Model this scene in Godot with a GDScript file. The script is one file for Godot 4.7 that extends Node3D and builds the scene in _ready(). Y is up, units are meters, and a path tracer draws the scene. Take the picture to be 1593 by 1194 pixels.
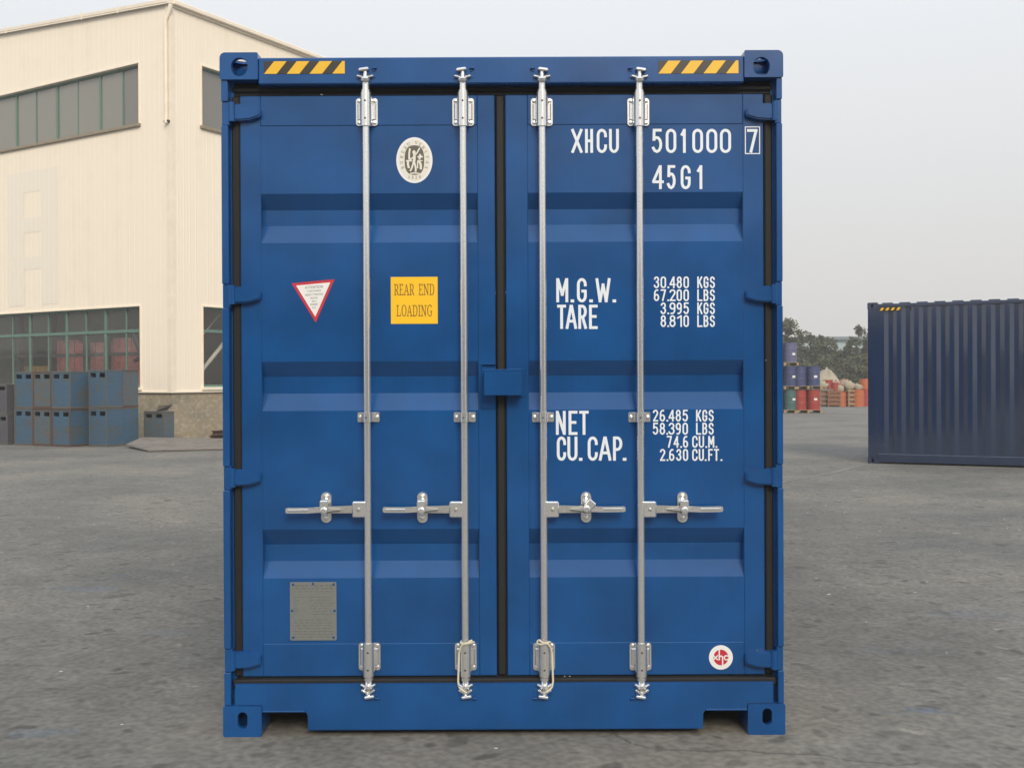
extends Node3D
# A blue high-cube freight container seen from its door end, in a depot yard.
# Photograph pixels are turned into points with shot(); depths come from the ground or the thing touched.

const FOCAL := 1648.0
const EYE := Vector3(0.039, 1.546, 4.59)
const ROLL := 0.0044
const PITCH := 7.0

var mats := {}
var tex := {}
var taken := {}

# ------------------------------------------------------------------ geometry
class Geo:
	var v := PackedVector3Array()
	var n := PackedVector3Array()

	func tri3(a: Vector3, b: Vector3, c: Vector3, na: Vector3, nb: Vector3, nc: Vector3) -> void:
		var cr := (b - a).cross(c - a)
		if cr.length_squared() < 1e-16:
			return
		if cr.dot(na + nb + nc) > 0.0:
			v.append_array([a, c, b]); n.append_array([na, nc, nb])
		else:
			v.append_array([a, b, c]); n.append_array([na, nb, nc])

	func tri(a: Vector3, b: Vector3, c: Vector3, out: Vector3) -> void:
		var cr := (b - a).cross(c - a)
		if cr.length_squared() < 1e-16:
			return
		var m := cr.normalized()
		if m.dot(out) < 0.0:
			m = -m
		tri3(a, b, c, m, m, m)

	func quad(a: Vector3, b: Vector3, c: Vector3, d: Vector3, out: Vector3) -> void:
		tri(a, b, c, out)
		tri(a, c, d, out)

	func box(c: Vector3, s: Vector3, bev := 0.0, t := Transform3D()) -> void:
		var h := s * 0.5
		bev = minf(bev, minf(h.x, minf(h.y, h.z)) * 0.9)
		var pt := func(sg: Array, face: int) -> Vector3:
			var p := Vector3()
			for k in 3:
				p[k] = sg[k] * (h[k] - (0.0 if k == face else bev))
			return t * (c + p)
		var mid := t * c
		for ax in 3:
			var u := (ax + 1) % 3
			var w := (ax + 2) % 3
			for s1 in [-1, 1]:
				var q := []
				for e in [[-1, -1], [1, -1], [1, 1], [-1, 1]]:
					var sg := [0, 0, 0]
					sg[ax] = s1; sg[u] = e[0]; sg[w] = e[1]
					q.append(pt.call(sg, ax))
				quad(q[0], q[1], q[2], q[3], (q[0] + q[2]) * 0.5 - mid)
			if bev > 0.0:
				for e in [[-1, -1], [1, -1], [1, 1], [-1, 1]]:
					var lo := [0, 0, 0]
					var hi := [0, 0, 0]
					lo[ax] = -1; hi[ax] = 1; lo[u] = e[0]; hi[u] = e[0]; lo[w] = e[1]; hi[w] = e[1]
					var a: Vector3 = pt.call(lo, u)
					var b: Vector3 = pt.call(hi, u)
					var d: Vector3 = pt.call(hi, w)
					var f: Vector3 = pt.call(lo, w)
					quad(a, b, d, f, (a + d) * 0.5 - mid)
		if bev > 0.0:
			for sx in [-1, 1]:
				for sy in [-1, 1]:
					for sz in [-1, 1]:
						var a: Vector3 = pt.call([sx, sy, sz], 0)
						var b: Vector3 = pt.call([sx, sy, sz], 1)
						var d: Vector3 = pt.call([sx, sy, sz], 2)
						tri(a, b, d, a - mid)

	func span(a: Vector3, b: Vector3, bev := 0.0, t := Transform3D()) -> void:
		box((a + b) * 0.5, (b - a).abs(), bev, t)

	func prism(poly: PackedVector2Array, z0: float, z1: float, t := Transform3D(), soft := false) -> void:
		var idx := Geometry2D.triangulate_polygon(poly)
		var fz := t.basis * Vector3(0, 0, signf(z1 - z0))
		for k in range(0, idx.size(), 3):
			var a := poly[idx[k]]
			var b := poly[idx[k + 1]]
			var c := poly[idx[k + 2]]
			tri(t * Vector3(a.x, a.y, z1), t * Vector3(b.x, b.y, z1), t * Vector3(c.x, c.y, z1), fz)
			tri(t * Vector3(a.x, a.y, z0), t * Vector3(b.x, b.y, z0), t * Vector3(c.x, c.y, z0), -fz)
		var sgn := -1.0 if Geometry2D.is_polygon_clockwise(poly) else 1.0
		var m := poly.size()
		for k in m:
			var a := poly[k]
			var b := poly[(k + 1) % m]
			var e := (b - a).normalized()
			var o := t.basis * (Vector3(e.y, -e.x, 0) * sgn)
			if soft:
				var pe := (a - poly[(k + m - 1) % m]).normalized()
				var ne := (poly[(k + 2) % m] - b).normalized()
				var na := o
				var nb := o
				if pe.dot(e) > 0.7:
					na = (t.basis * (Vector3(pe.y + e.y, -pe.x - e.x, 0) * sgn)).normalized()
				if ne.dot(e) > 0.7:
					nb = (t.basis * (Vector3(ne.y + e.y, -ne.x - e.x, 0) * sgn)).normalized()
				var A0 := t * Vector3(a.x, a.y, z0); var A1 := t * Vector3(a.x, a.y, z1)
				var B0 := t * Vector3(b.x, b.y, z0); var B1 := t * Vector3(b.x, b.y, z1)
				tri3(A0, B0, B1, na, nb, nb)
				tri3(A0, B1, A1, na, nb, na)
			else:
				quad(t * Vector3(a.x, a.y, z0), t * Vector3(b.x, b.y, z0), t * Vector3(b.x, b.y, z1), t * Vector3(a.x, a.y, z1), o)

	# profile: [radius, height] pairs along +y of t
	func lathe(prof: Array, seg: int, t := Transform3D(), a0 := 0.0, a1 := TAU) -> void:
		for k in prof.size() - 1:
			var p: Array = prof[k]
			var q: Array = prof[k + 1]
			var sl := Vector2(q[1] - p[1], p[0] - q[0]).normalized()
			for i in seg:
				var f0 := lerpf(a0, a1, float(i) / seg)
				var f1 := lerpf(a0, a1, float(i + 1) / seg)
				var d0 := Vector3(sin(f0), 0, cos(f0))
				var d1 := Vector3(sin(f1), 0, cos(f1))
				var n0 := (t.basis * (d0 * sl.x + Vector3.UP * sl.y)).normalized()
				var n1 := (t.basis * (d1 * sl.x + Vector3.UP * sl.y)).normalized()
				var a: Vector3 = t * (d0 * p[0] + Vector3.UP * p[1])
				var b: Vector3 = t * (d1 * p[0] + Vector3.UP * p[1])
				var c: Vector3 = t * (d1 * q[0] + Vector3.UP * q[1])
				var d: Vector3 = t * (d0 * q[0] + Vector3.UP * q[1])
				tri3(a, b, c, n0, n1, n1)
				tri3(a, c, d, n0, n1, n0)

	func tube(path: Array, r0: float, r1: float, seg := 8) -> void:
		var m := path.size()
		var prev: Array = []
		var pn: Array = []
		for k in m:
			var tg: Vector3 = (path[mini(k + 1, m - 1)] - path[maxi(k - 1, 0)]).normalized()
			var side := tg.cross(Vector3(0.31, 0.2, 0.93)).normalized()
			var up := side.cross(tg).normalized()
			var r := lerpf(r0, r1, float(k) / maxf(m - 1, 1))
			var ring: Array = []
			var nr: Array = []
			for i in seg:
				var a := TAU * i / seg
				var d := side * cos(a) + up * sin(a)
				nr.append(d)
				ring.append(path[k] + d * r)
			if k > 0:
				for i in seg:
					var j := (i + 1) % seg
					tri3(prev[i], prev[j], ring[j], pn[i], pn[j], nr[j])
					tri3(prev[i], ring[j], ring[i], pn[i], nr[j], nr[i])
			if k == 0 or k == m - 1:
				for i in seg:
					tri(path[k], ring[i], ring[(i + 1) % seg], tg * (-1.0 if k == 0 else 1.0))
			prev = ring
			pn = nr

	func commit() -> ArrayMesh:
		var arr := []
		arr.resize(Mesh.ARRAY_MAX)
		arr[Mesh.ARRAY_VERTEX] = v
		arr[Mesh.ARRAY_NORMAL] = n
		var me := ArrayMesh.new()
		me.add_surface_from_arrays(Mesh.PRIMITIVE_TRIANGLES, arr)
		return me

# ------------------------------------------------------------------ naming and nodes
func numbered(called: String) -> String:
	var k: int = taken.get(called, 0)
	taken[called] = k + 1
	return called if k == 0 else "%s_%03d" % [called, k]

func thing(called: String, label: String, category: String, at := Vector3.ZERO, turn := 0.0, group := "") -> Node3D:
	var o := Node3D.new()
	o.name = numbered(called)
	add_child(o)
	o.position = at
	o.rotation.y = turn
	tag(o, label, category, group)
	return o

func tag(o: Node, label: String, category: String, group := "") -> void:
	o.set_meta("label", label)
	o.set_meta("category", category)
	if group != "":
		o.set_meta("group", group)

func part(called: String, g, material: Material, parent: Node, label := "") -> MeshInstance3D:
	var o := MeshInstance3D.new()
	o.name = called
	o.mesh = g.commit() if g is Geo else g
	o.material_override = material
	parent.add_child(o, true)
	if label != "":
		o.set_meta("label", label)
	return o

func copy_of(src: Node3D, at: Vector3, turn: float, label: String) -> Node3D:
	var base := String(src.name)
	var cut := base.rfind("_")
	if cut > 0 and base.substr(cut + 1).is_valid_int():
		base = base.substr(0, cut)
	var o: Node3D = src.duplicate()
	o.name = numbered(base)
	add_child(o)
	o.position = at
	o.rotation.y = turn
	o.set_meta("label", label)
	return o

# ------------------------------------------------------------------ pixels to points
func lx(px: float, py: float) -> float:
	return (px - 796.0) - ROLL * (py - 597.0)

func ly(px: float, py: float) -> float:
	return (py - 597.0) + ROLL * (px - 796.0) + PITCH

func shot(px: float, py: float, z: float) -> Vector3:   # the point at that pixel on the plane z
	var s := (EYE.z - z) / FOCAL
	return Vector3(EYE.x + lx(px, py) * s, EYE.y - ly(px, py) * s, z)

func on_ground(px: float, py: float) -> Vector3:
	var d := EYE.y * FOCAL / ly(px, py)
	return Vector3(EYE.x + lx(px, py) / FOCAL * d, 0, EYE.z - d)

# ------------------------------------------------------------------ materials
func lin(r: float, g: float, b: float) -> Color:
	return Color(r, g, b).linear_to_srgb()

func noise_tex(key: String, size: int, freq: float, octaves: int, lo: float, hi: float, sd: int, as_normal := 0.0, kind := FastNoiseLite.TYPE_SIMPLEX_SMOOTH) -> ImageTexture:
	if tex.has(key):
		return tex[key]
	var f := FastNoiseLite.new()
	f.seed = sd
	f.noise_type = kind
	f.frequency = freq
	f.fractal_octaves = octaves
	var im := f.get_seamless_image(size, size, false, false, 0.12)
	im.convert(Image.FORMAT_L8)
	var by := im.get_data()
	for k in by.size():
		by[k] = clampi(int(255.0 * lerpf(lo, hi, by[k] / 255.0)), 0, 255)
	im = Image.create_from_data(size, size, false, Image.FORMAT_L8, by)
	if as_normal > 0.0:
		im.convert(Image.FORMAT_RGBA8)
		im.bump_map_to_normal_map(as_normal)
	tex[key] = ImageTexture.create_from_image(im)
	return tex[key]

# two-colour blotches (rust, dirt, flaked paint) as a colour texture
func blotch_tex(key: String, size: int, base: Color, other: Color, freq: float, cut: float, soft: float, sd: int, third = null) -> ImageTexture:
	if tex.has(key):
		return tex[key]
	var f := FastNoiseLite.new()
	f.seed = sd
	f.frequency = freq
	f.fractal_octaves = 5
	var a := f.get_seamless_image(size, size, false, false, 0.12)
	f.seed = sd + 7
	f.frequency = freq * 5.0
	var b := f.get_seamless_image(size, size, false, false, 0.12)
	var im := Image.create(size, size, false, Image.FORMAT_RGB8)
	for y in size:
		for x in size:
			var p := a.get_pixel(x, y).r
			var q := b.get_pixel(x, y).r
			var m := clampf((p * 0.75 + q * 0.25 - cut) / soft, 0.0, 1.0)
			var c := base.lerp(other, m)
			if third != null:
				c = c.lerp(third, clampf((q - 0.62) * 5.0, 0.0, 0.7))
			var k := 0.92 + 0.16 * (q - 0.5)
			im.set_pixel(x, y, Color(c.r * k, c.g * k, c.b * k))
	tex[key] = ImageTexture.create_from_image(im)
	return tex[key]

func mat(key: String, col: Color, rough := 0.6, metal := 0.0, mottle := "", scale := 1.0) -> StandardMaterial3D:
	if mats.has(key):
		return mats[key]
	var m := StandardMaterial3D.new()
	m.resource_name = key
	m.albedo_color = col
	m.roughness = rough
	m.metallic = metal
	if mottle != "":
		m.albedo_texture = tex[mottle]
		m.uv1_triplanar = true
		m.uv1_world_triplanar = true
		m.uv1_scale = Vector3.ONE * scale
	mats[key] = m
	return m

func make_materials() -> void:
	noise_tex("mottle", 512, 0.012, 5, 0.93, 1.0, 3)
	noise_tex("streak", 512, 0.03, 4, 0.76, 1.0, 11)
	noise_tex("wave", 256, 0.012, 3, 0.0, 1.0, 19, 1.0)
	noise_tex("grit", 512, 0.16, 3, 0.0, 1.0, 23, 3.0)
	noise_tex("spangle", 256, 0.06, 2, 0.87, 1.0, 31, 0.0, FastNoiseLite.TYPE_CELLULAR)
	paint_tex()
	var blue := mat("blue_paint", lin(0.0068, 0.081, 0.275), 0.19, 0.0, "paint", 0.37)
	blue.normal_enabled = true
	blue.normal_texture = tex["wave"]
	blue.normal_scale = 0.3
	var navy := mat("navy_paint", lin(0.010, 0.024, 0.070), 0.10, 0.0, "mottle", 0.5)
	navy.metallic_specular = 0.9
	navy.clearcoat_enabled = true
	navy.clearcoat = 0.45
	navy.clearcoat_roughness = 0.06
	mat("rubber", lin(0.008, 0.0076, 0.0078), 0.7, 0.0, "mottle", 3.0)
	var galv := mat("galvanised", lin(0.97, 0.975, 0.97), 0.21, 0.84, "spangle", 9.0)
	galv.metallic_specular = 0.6
	mat("galvanised_dark", lin(0.46, 0.46, 0.45), 0.45, 0.6, "spangle", 7.0)
	mat("hole_dot_dark", lin(0.10, 0.10, 0.105), 0.5, 0.5)  # dark tone put in for the shade inside small holes
	mat("white_print", lin(0.74, 0.80, 0.88), 0.5)
	mat("black_print", lin(0.02, 0.019, 0.018), 0.5)
	mat("hazard_black", lin(0.022, 0.019, 0.016), 0.45)
	mat("hazard_yellow", lin(0.80, 0.47, 0.02), 0.45)
	mat("sticker_yellow", lin(0.90, 0.53, 0.006), 0.45)
	mat("sticker_brown", lin(0.22, 0.10, 0.015), 0.6)
	mat("sticker_white", lin(0.78, 0.79, 0.80), 0.5)
	mat("sticker_red", lin(0.52, 0.02, 0.04), 0.5)
	mat("emblem_cream", lin(0.74, 0.72, 0.66), 0.5)
	mat("emblem_grey", lin(0.105, 0.10, 0.075), 0.5)
	mat("plate_metal", lin(0.215, 0.23, 0.225), 0.5, 0.25, "mottle", 6.0)
	mat("plate_print", lin(0.12, 0.122, 0.115), 0.6)
	mat("rope", lin(0.62, 0.58, 0.46), 0.85)
	mat("sealant", lin(0.5, 0.47, 0.42), 0.7)
	# building
	tex_cladding()
	mat("cladding", Color.WHITE, 0.5, 0.0, "cladding", 0.11)
	mat("trim_cream", lin(0.92, 0.82, 0.68), 0.5, 0.0, "mottle", 0.4)
	mat("faded_patch", lin(0.845, 0.785, 0.675), 0.5)
	blotch_tex("plinth", 512, lin(0.40, 0.335, 0.235), lin(0.30, 0.265, 0.205), 0.008, 0.5, 0.25, 41, lin(0.50, 0.45, 0.36))
	mat("plinth", Color.WHITE, 0.9, 0.0, "plinth", 0.35)
	mat("frame_green", lin(0.13, 0.225, 0.185), 0.5, 0.0, "mottle", 1.0)
	mat("sill_stone", lin(0.36, 0.30, 0.22), 0.8, 0.0, "streak", 0.8)
	var dusty := mat("dusty_glass", Color(lin(0.27, 0.26, 0.225), 0.85), 0.12)
	dusty.transparency = BaseMaterial3D.TRANSPARENCY_ALPHA
	dusty.metallic_specular = 0.8
	var clear := mat("window_glass", Color(lin(0.22, 0.23, 0.21), 0.16), 0.05)
	clear.transparency = BaseMaterial3D.TRANSPARENCY_ALPHA
	for q in [["_b", 0.82, 0.05], ["_c", 1.2, -0.06]]:
		var v: StandardMaterial3D = dusty.duplicate()
		v.albedo_color = Color(lin(0.27 * q[1], 0.26 * q[1], 0.235 * q[1]), 0.85 - q[2])
		mats["dusty_glass" + q[0]] = v
		var v2: StandardMaterial3D = clear.duplicate()
		v2.albedo_color.a = 0.16 + q[2]
		mats["window_glass" + q[0]] = v2
	mat("roof_sheet", lin(0.45, 0.43, 0.38), 0.5, 0.0, "mottle", 0.3)
	mat("inner_wall", lin(0.16, 0.16, 0.14), 0.9, 0.0, "mottle", 0.4)
	mat("inner_red", lin(0.66, 0.24, 0.24), 0.6, 0.0, "streak", 0.5)
	mat("inner_steel", lin(0.05, 0.045, 0.05), 0.6)
	mat("inner_light_steel", lin(0.55, 0.53, 0.45), 0.6)
	mat("inner_wood", lin(0.50, 0.34, 0.14), 0.8, 0.0, "streak", 1.0)
	# yard
	blotch_tex("bluebox", 512, lin(0.050, 0.120, 0.205), lin(0.098, 0.102, 0.098), 0.007, 0.54, 0.24, 53, lin(0.065, 0.115, 0.165))
	blotch_tex("rustbox", 512, lin(0.085, 0.13, 0.165), lin(0.135, 0.105, 0.08), 0.009, 0.48, 0.22, 61, lin(0.11, 0.125, 0.13))
	mat("bluebox", Color.WHITE, 0.6, 0.0, "bluebox", 0.55)
	mat("rustbox", Color.WHITE, 0.7, 0.0, "rustbox", 0.55)
	mat("greybox", lin(0.10, 0.10, 0.12), 0.65, 0.0, "streak", 1.0)
	mat("box_rim", lin(0.13, 0.125, 0.115), 0.7, 0.0, "streak", 1.5)
	blotch_tex("steelplate", 512, lin(0.215, 0.195, 0.175), lin(0.14, 0.10, 0.075), 0.01, 0.56, 0.2, 71, lin(0.26, 0.24, 0.22))
	mat("steelplate", Color.WHITE, 0.6, 0.0, "steelplate", 0.5)
	mat("rust", lin(0.12, 0.065, 0.045), 0.85, 0.0, "streak", 2.0)
	mat("drum_red", lin(0.42, 0.05, 0.035), 0.4, 0.0, "streak", 1.0)
	mat("drum_blue", lin(0.055, 0.075, 0.20), 0.4, 0.0, "streak", 1.0)
	mat("drum_pale_blue", lin(0.13, 0.14, 0.28), 0.4, 0.0, "streak", 1.0)
	mat("drum_teal", lin(0.07, 0.16, 0.16), 0.4, 0.0, "streak", 1.0)
	mat("drum_orange", lin(0.58, 0.15, 0.05), 0.5, 0.0, "streak", 1.0)
	mat("drum_brown", lin(0.30, 0.13, 0.07), 0.6, 0.0, "streak", 1.0)
	mat("wood", lin(0.46, 0.32, 0.17), 0.85, 0.0, "streak", 2.0)
	mat("wood_grey", lin(0.27, 0.21, 0.15), 0.85, 0.0, "streak", 2.0)
	mat("sack_cream", lin(0.40, 0.35, 0.26), 0.9, 0.0, "mottle", 1.5)
	mat("sack_pink", lin(0.40, 0.25, 0.19), 0.9, 0.0, "mottle", 1.5)
	mat("white_label", lin(0.75, 0.74, 0.72), 0.6)
	mat("far_blue_wall", lin(0.34, 0.44, 0.47), 0.7)
	mat("far_roof", lin(0.16, 0.20, 0.22), 0.7)
	mat("bark", lin(0.07, 0.055, 0.04), 0.95)
	for k in 3:
		var lf := mat("leaf_%d" % k, [lin(0.066, 0.073, 0.036), lin(0.085, 0.085, 0.045), lin(0.060, 0.070, 0.044)][k], 0.7)
		lf.backlight_enabled = true
		lf.backlight = Color(0.18, 0.2, 0.1)
	mat("chips", lin(0.50, 0.48, 0.45), 0.9)
	mat("joint_strip", lin(0.30, 0.28, 0.24), 0.9, 0.0, "streak", 2.0)
	mat("ground", Color.WHITE, 0.88)

func paint_tex() -> void:
	# sprayed paint: slight clouding, fine runs, dust and hair scratches
	var size := 1024
	var f := FastNoiseLite.new()
	f.seed = 15
	f.frequency = 0.006
	f.fractal_octaves = 4
	var a := f.get_seamless_image(size, size, false, false, 0.1)
	a.convert(Image.FORMAT_L8)
	var A := a.get_data()
	var rng := RandomNumberGenerator.new()
	rng.seed = 99
	var runs := PackedFloat32Array()
	runs.resize(size)
	for k in size:
		runs[k] = rng.randfn(0.0, 1.0)
	var by := PackedByteArray()
	by.resize(size * size)
	for y in size:
		for x in size:
			var run := (runs[x] + runs[(x + 1) % size] + runs[(x + 2) % size]) * 0.6
			by[y * size + x] = clampi(int(238.0 + (A[y * size + x] - 128) * 0.16 + run), 0, 255)
	for k in 260:   # scratches and rub marks
		var p := Vector2(rng.randf() * size, rng.randf() * size)
		var d := Vector2.from_angle(rng.randfn(0.0, 0.7) + (PI / 2 if rng.randf() < 0.4 else 0.0))
		var lift := rng.randf_range(3.0, 13.0) * (1.0 if rng.randf() < 0.75 else -1.6)
		for i in rng.randi_range(4, 42):
			p += d
			var at := posmod(int(p.y), size) * size + posmod(int(p.x), size)
			by[at] = clampi(by[at] + int(lift), 0, 255)
	for k in 1500:  # dust specks
		var at := rng.randi() % (size * size)
		by[at] = clampi(by[at] + rng.randi_range(-16, 14), 0, 255)
	tex["paint"] = ImageTexture.create_from_image(Image.create_from_data(size, size, false, Image.FORMAT_L8, by))

func tex_cladding() -> void:
	# pale painted sheet with faint vertical run marks
	var size := 512
	var f := FastNoiseLite.new()
	f.seed = 5
	f.frequency = 0.02
	f.fractal_octaves = 4
	var a := f.get_seamless_image(size, size, false, false, 0.1)
	f.seed = 6
	f.frequency = 0.05
	var im := Image.create(size, size, false, Image.FORMAT_RGB8)
	var base := lin(0.92, 0.82, 0.68)
	var stain := lin(0.74, 0.66, 0.535)
	for x in size:
		for y in size:
			var run := f.get_noise_2d(cos(TAU * x / size) * 60.0, sin(TAU * x / size) * 60.0 + y * 0.03)
			var m := clampf((a.get_pixel(x, y).r - 0.5) * 0.5 + run * 0.55 - 0.08, 0.0, 0.5)
			im.set_pixel(x, y, base.lerp(stain, m))
	tex["cladding"] = ImageTexture.create_from_image(im)

# ------------------------------------------------------------------ the yard surface
func ground_texture() -> ImageTexture:
	var size := 1536
	var tile := 18.0
	var f := FastNoiseLite.new()
	f.fractal_octaves = 5
	f.seed = 101
	f.frequency = 0.004
	var broad := f.get_seamless_image(size, size, false, false, 0.12)
	f.seed = 102
	f.frequency = 0.03
	var mid := f.get_seamless_image(size, size, false, false, 0.12)
	f.seed = 103
	f.frequency = 0.16
	f.fractal_octaves = 3
	var fine := f.get_seamless_image(size, size, false, false, 0.12)
	for i in [broad, mid, fine]:
		i.convert(Image.FORMAT_L8)
	var A: PackedByteArray = broad.get_data()
	var B: PackedByteArray = mid.get_data()
	var C: PackedByteArray = fine.get_data()
	var mark := PackedFloat32Array()
	mark.resize(size * size)
	var blue := PackedFloat32Array()
	blue.resize(size * size)
	var rng := RandomNumberGenerator.new()
	rng.seed = 7
	var blobs := []
	for k in 17000:   # oil drips and dark scabs
		var r := rng.randf_range(0.014, 0.036) if rng.randf() < 0.96 else rng.randf_range(0.036, 0.075)
		blobs.append([rng.randf() * tile, rng.randf() * tile, r * rng.randf_range(0.8, 2.4), r, rng.randf() * PI, rng.randf_range(0.2, 0.8) * rng.randf_range(0.4, 1.0), 0])
	for k in 700:    # pale grit and cement splashes
		var r := rng.randf_range(0.008, 0.03)
		blobs.append([rng.randf() * tile, rng.randf() * tile, r * rng.randf_range(0.8, 2.5), r, rng.randf() * PI, -rng.randf_range(0.1, 0.4), 0])
	for k in 46:     # tyre scuffs
		blobs.append([rng.randf() * tile, rng.randf() * tile, rng.randf_range(0.5, 1.9), rng.randf_range(0.02, 0.07), rng.randfn(0.3, 0.5), rng.randf_range(0.12, 0.35), 0])
	for k in 16:     # hairline cracks, drawn as chains of small marks
		var cp := Vector2(rng.randf() * tile, rng.randf() * tile)
		var ca0 := rng.randf() * TAU
		var deep := rng.randf_range(0.4, 0.75)
		for i in rng.randi_range(60, 220):
			ca0 += rng.randfn(0.0, 0.16)
			cp += Vector2(cos(ca0), sin(ca0)) * 0.018
			blobs.append([fposmod(cp.x, tile), fposmod(cp.y, tile), 0.016, 0.009, ca0, deep, 2])
	for k in 9:      # paired tyre tracks
		var tp := Vector2(rng.randf() * tile, rng.randf() * tile)
		var ta := rng.randf_range(-0.5, 0.9)
		var bend := rng.randfn(0.0, 0.012)
		for i in 60:
			ta += bend
			tp += Vector2(cos(ta), sin(ta)) * 0.12
			for e in [-0.5, 0.5]:
				var q: Vector2 = tp + Vector2(-sin(ta), cos(ta)) * 1.7 * e
				blobs.append([fposmod(q.x, tile), fposmod(q.y, tile), 0.10, 0.10, ta, 0.16, 0])
	for p in [[130, 915, 0.26, 0.14, 0.42], [185, 895, 0.10, 0.06, 0.35], [250, 985, 0.2, 0.12, 0.22], [1430, 1105, 0.13, 0.055, 0.75], [1395, 1108, 0.10, 0.03, 0.5], [1475, 1108, 0.10, 0.03, 0.4], [1520, 955, 0.34, 0.2, 0.22], [1400, 1012, 0.3, 0.1, 0.2], [70, 1140, 0.2, 0.06, 0.3]]:
		var w := on_ground(p[0], p[1])
		blobs.append([fposmod(w.x, tile), fposmod(w.z, tile), p[2], p[3], rng.randf_range(-0.3, 0.3), p[4], 1])
	for b in blobs:
		var cx: float = b[0] / tile * size
		var cy: float = b[1] / tile * size
		var ra: float = b[2] / tile * size
		var rb: float = maxf(b[3] / tile * size, 0.8)
		var ca := cos(b[4])
		var sa := sin(b[4])
		var R := int(ceil(maxf(ra, rb) * 1.3))
		for dy in range(-R, R + 1):
			for dx in range(-R, R + 1):
				var u := (dx * ca + dy * sa) / ra
				var w := (-dx * sa + dy * ca) / rb
				var q := u * u + w * w
				if q < 1.6:
					var at := posmod(int(cy) + dy, size) * size + posmod(int(cx) + dx, size)
					var ragged := 0.0 if b[6] == 2 else (B[at] - 128) / 128.0 * 1.3 + (C[at] - 128) / 128.0 * 0.7
					var a: float = clampf((1.0 - q + ragged) * (0.9 if b[6] == 1 else 1.6), 0.0, 1.0) * b[5]
					if b[6] == 1:
						blue[at] = maxf(blue[at], a)
					elif absf(a) > absf(mark[at]):
						mark[at] = a
	var out := PackedByteArray()
	out.resize(size * size * 3)
	for k in size * size:
		var a := A[k] / 255.0 - 0.5
		var b := B[k] / 255.0 - 0.5
		var c := C[k] / 255.0 - 0.5
		var val := 0.168 * (1.0 + a * 0.55 + b * 0.36 + c * 0.30)
		var m := mark[k]
		if m > 0.0:
			val = lerpf(val, 0.055, m)
		elif m < 0.0:
			val = lerpf(val, 0.42, -m)
		var warm := 1.0 + a * 0.10
		var r := val * 1.05 * warm
		var g := val * 1.0
		var bl := val * 0.89 / warm
		var s := blue[k]
		r = lerpf(r, 0.105, s); g = lerpf(g, 0.150, s); bl = lerpf(bl, 0.215, s)
		var col := Color(r, g, bl).linear_to_srgb()
		out[k * 3] = clampi(int(col.r * 255.0), 0, 255)
		out[k * 3 + 1] = clampi(int(col.g * 255.0), 0, 255)
		out[k * 3 + 2] = clampi(int(col.b * 255.0), 0, 255)
	return ImageTexture.create_from_image(Image.create_from_data(size, size, false, Image.FORMAT_RGB8, out))

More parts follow.
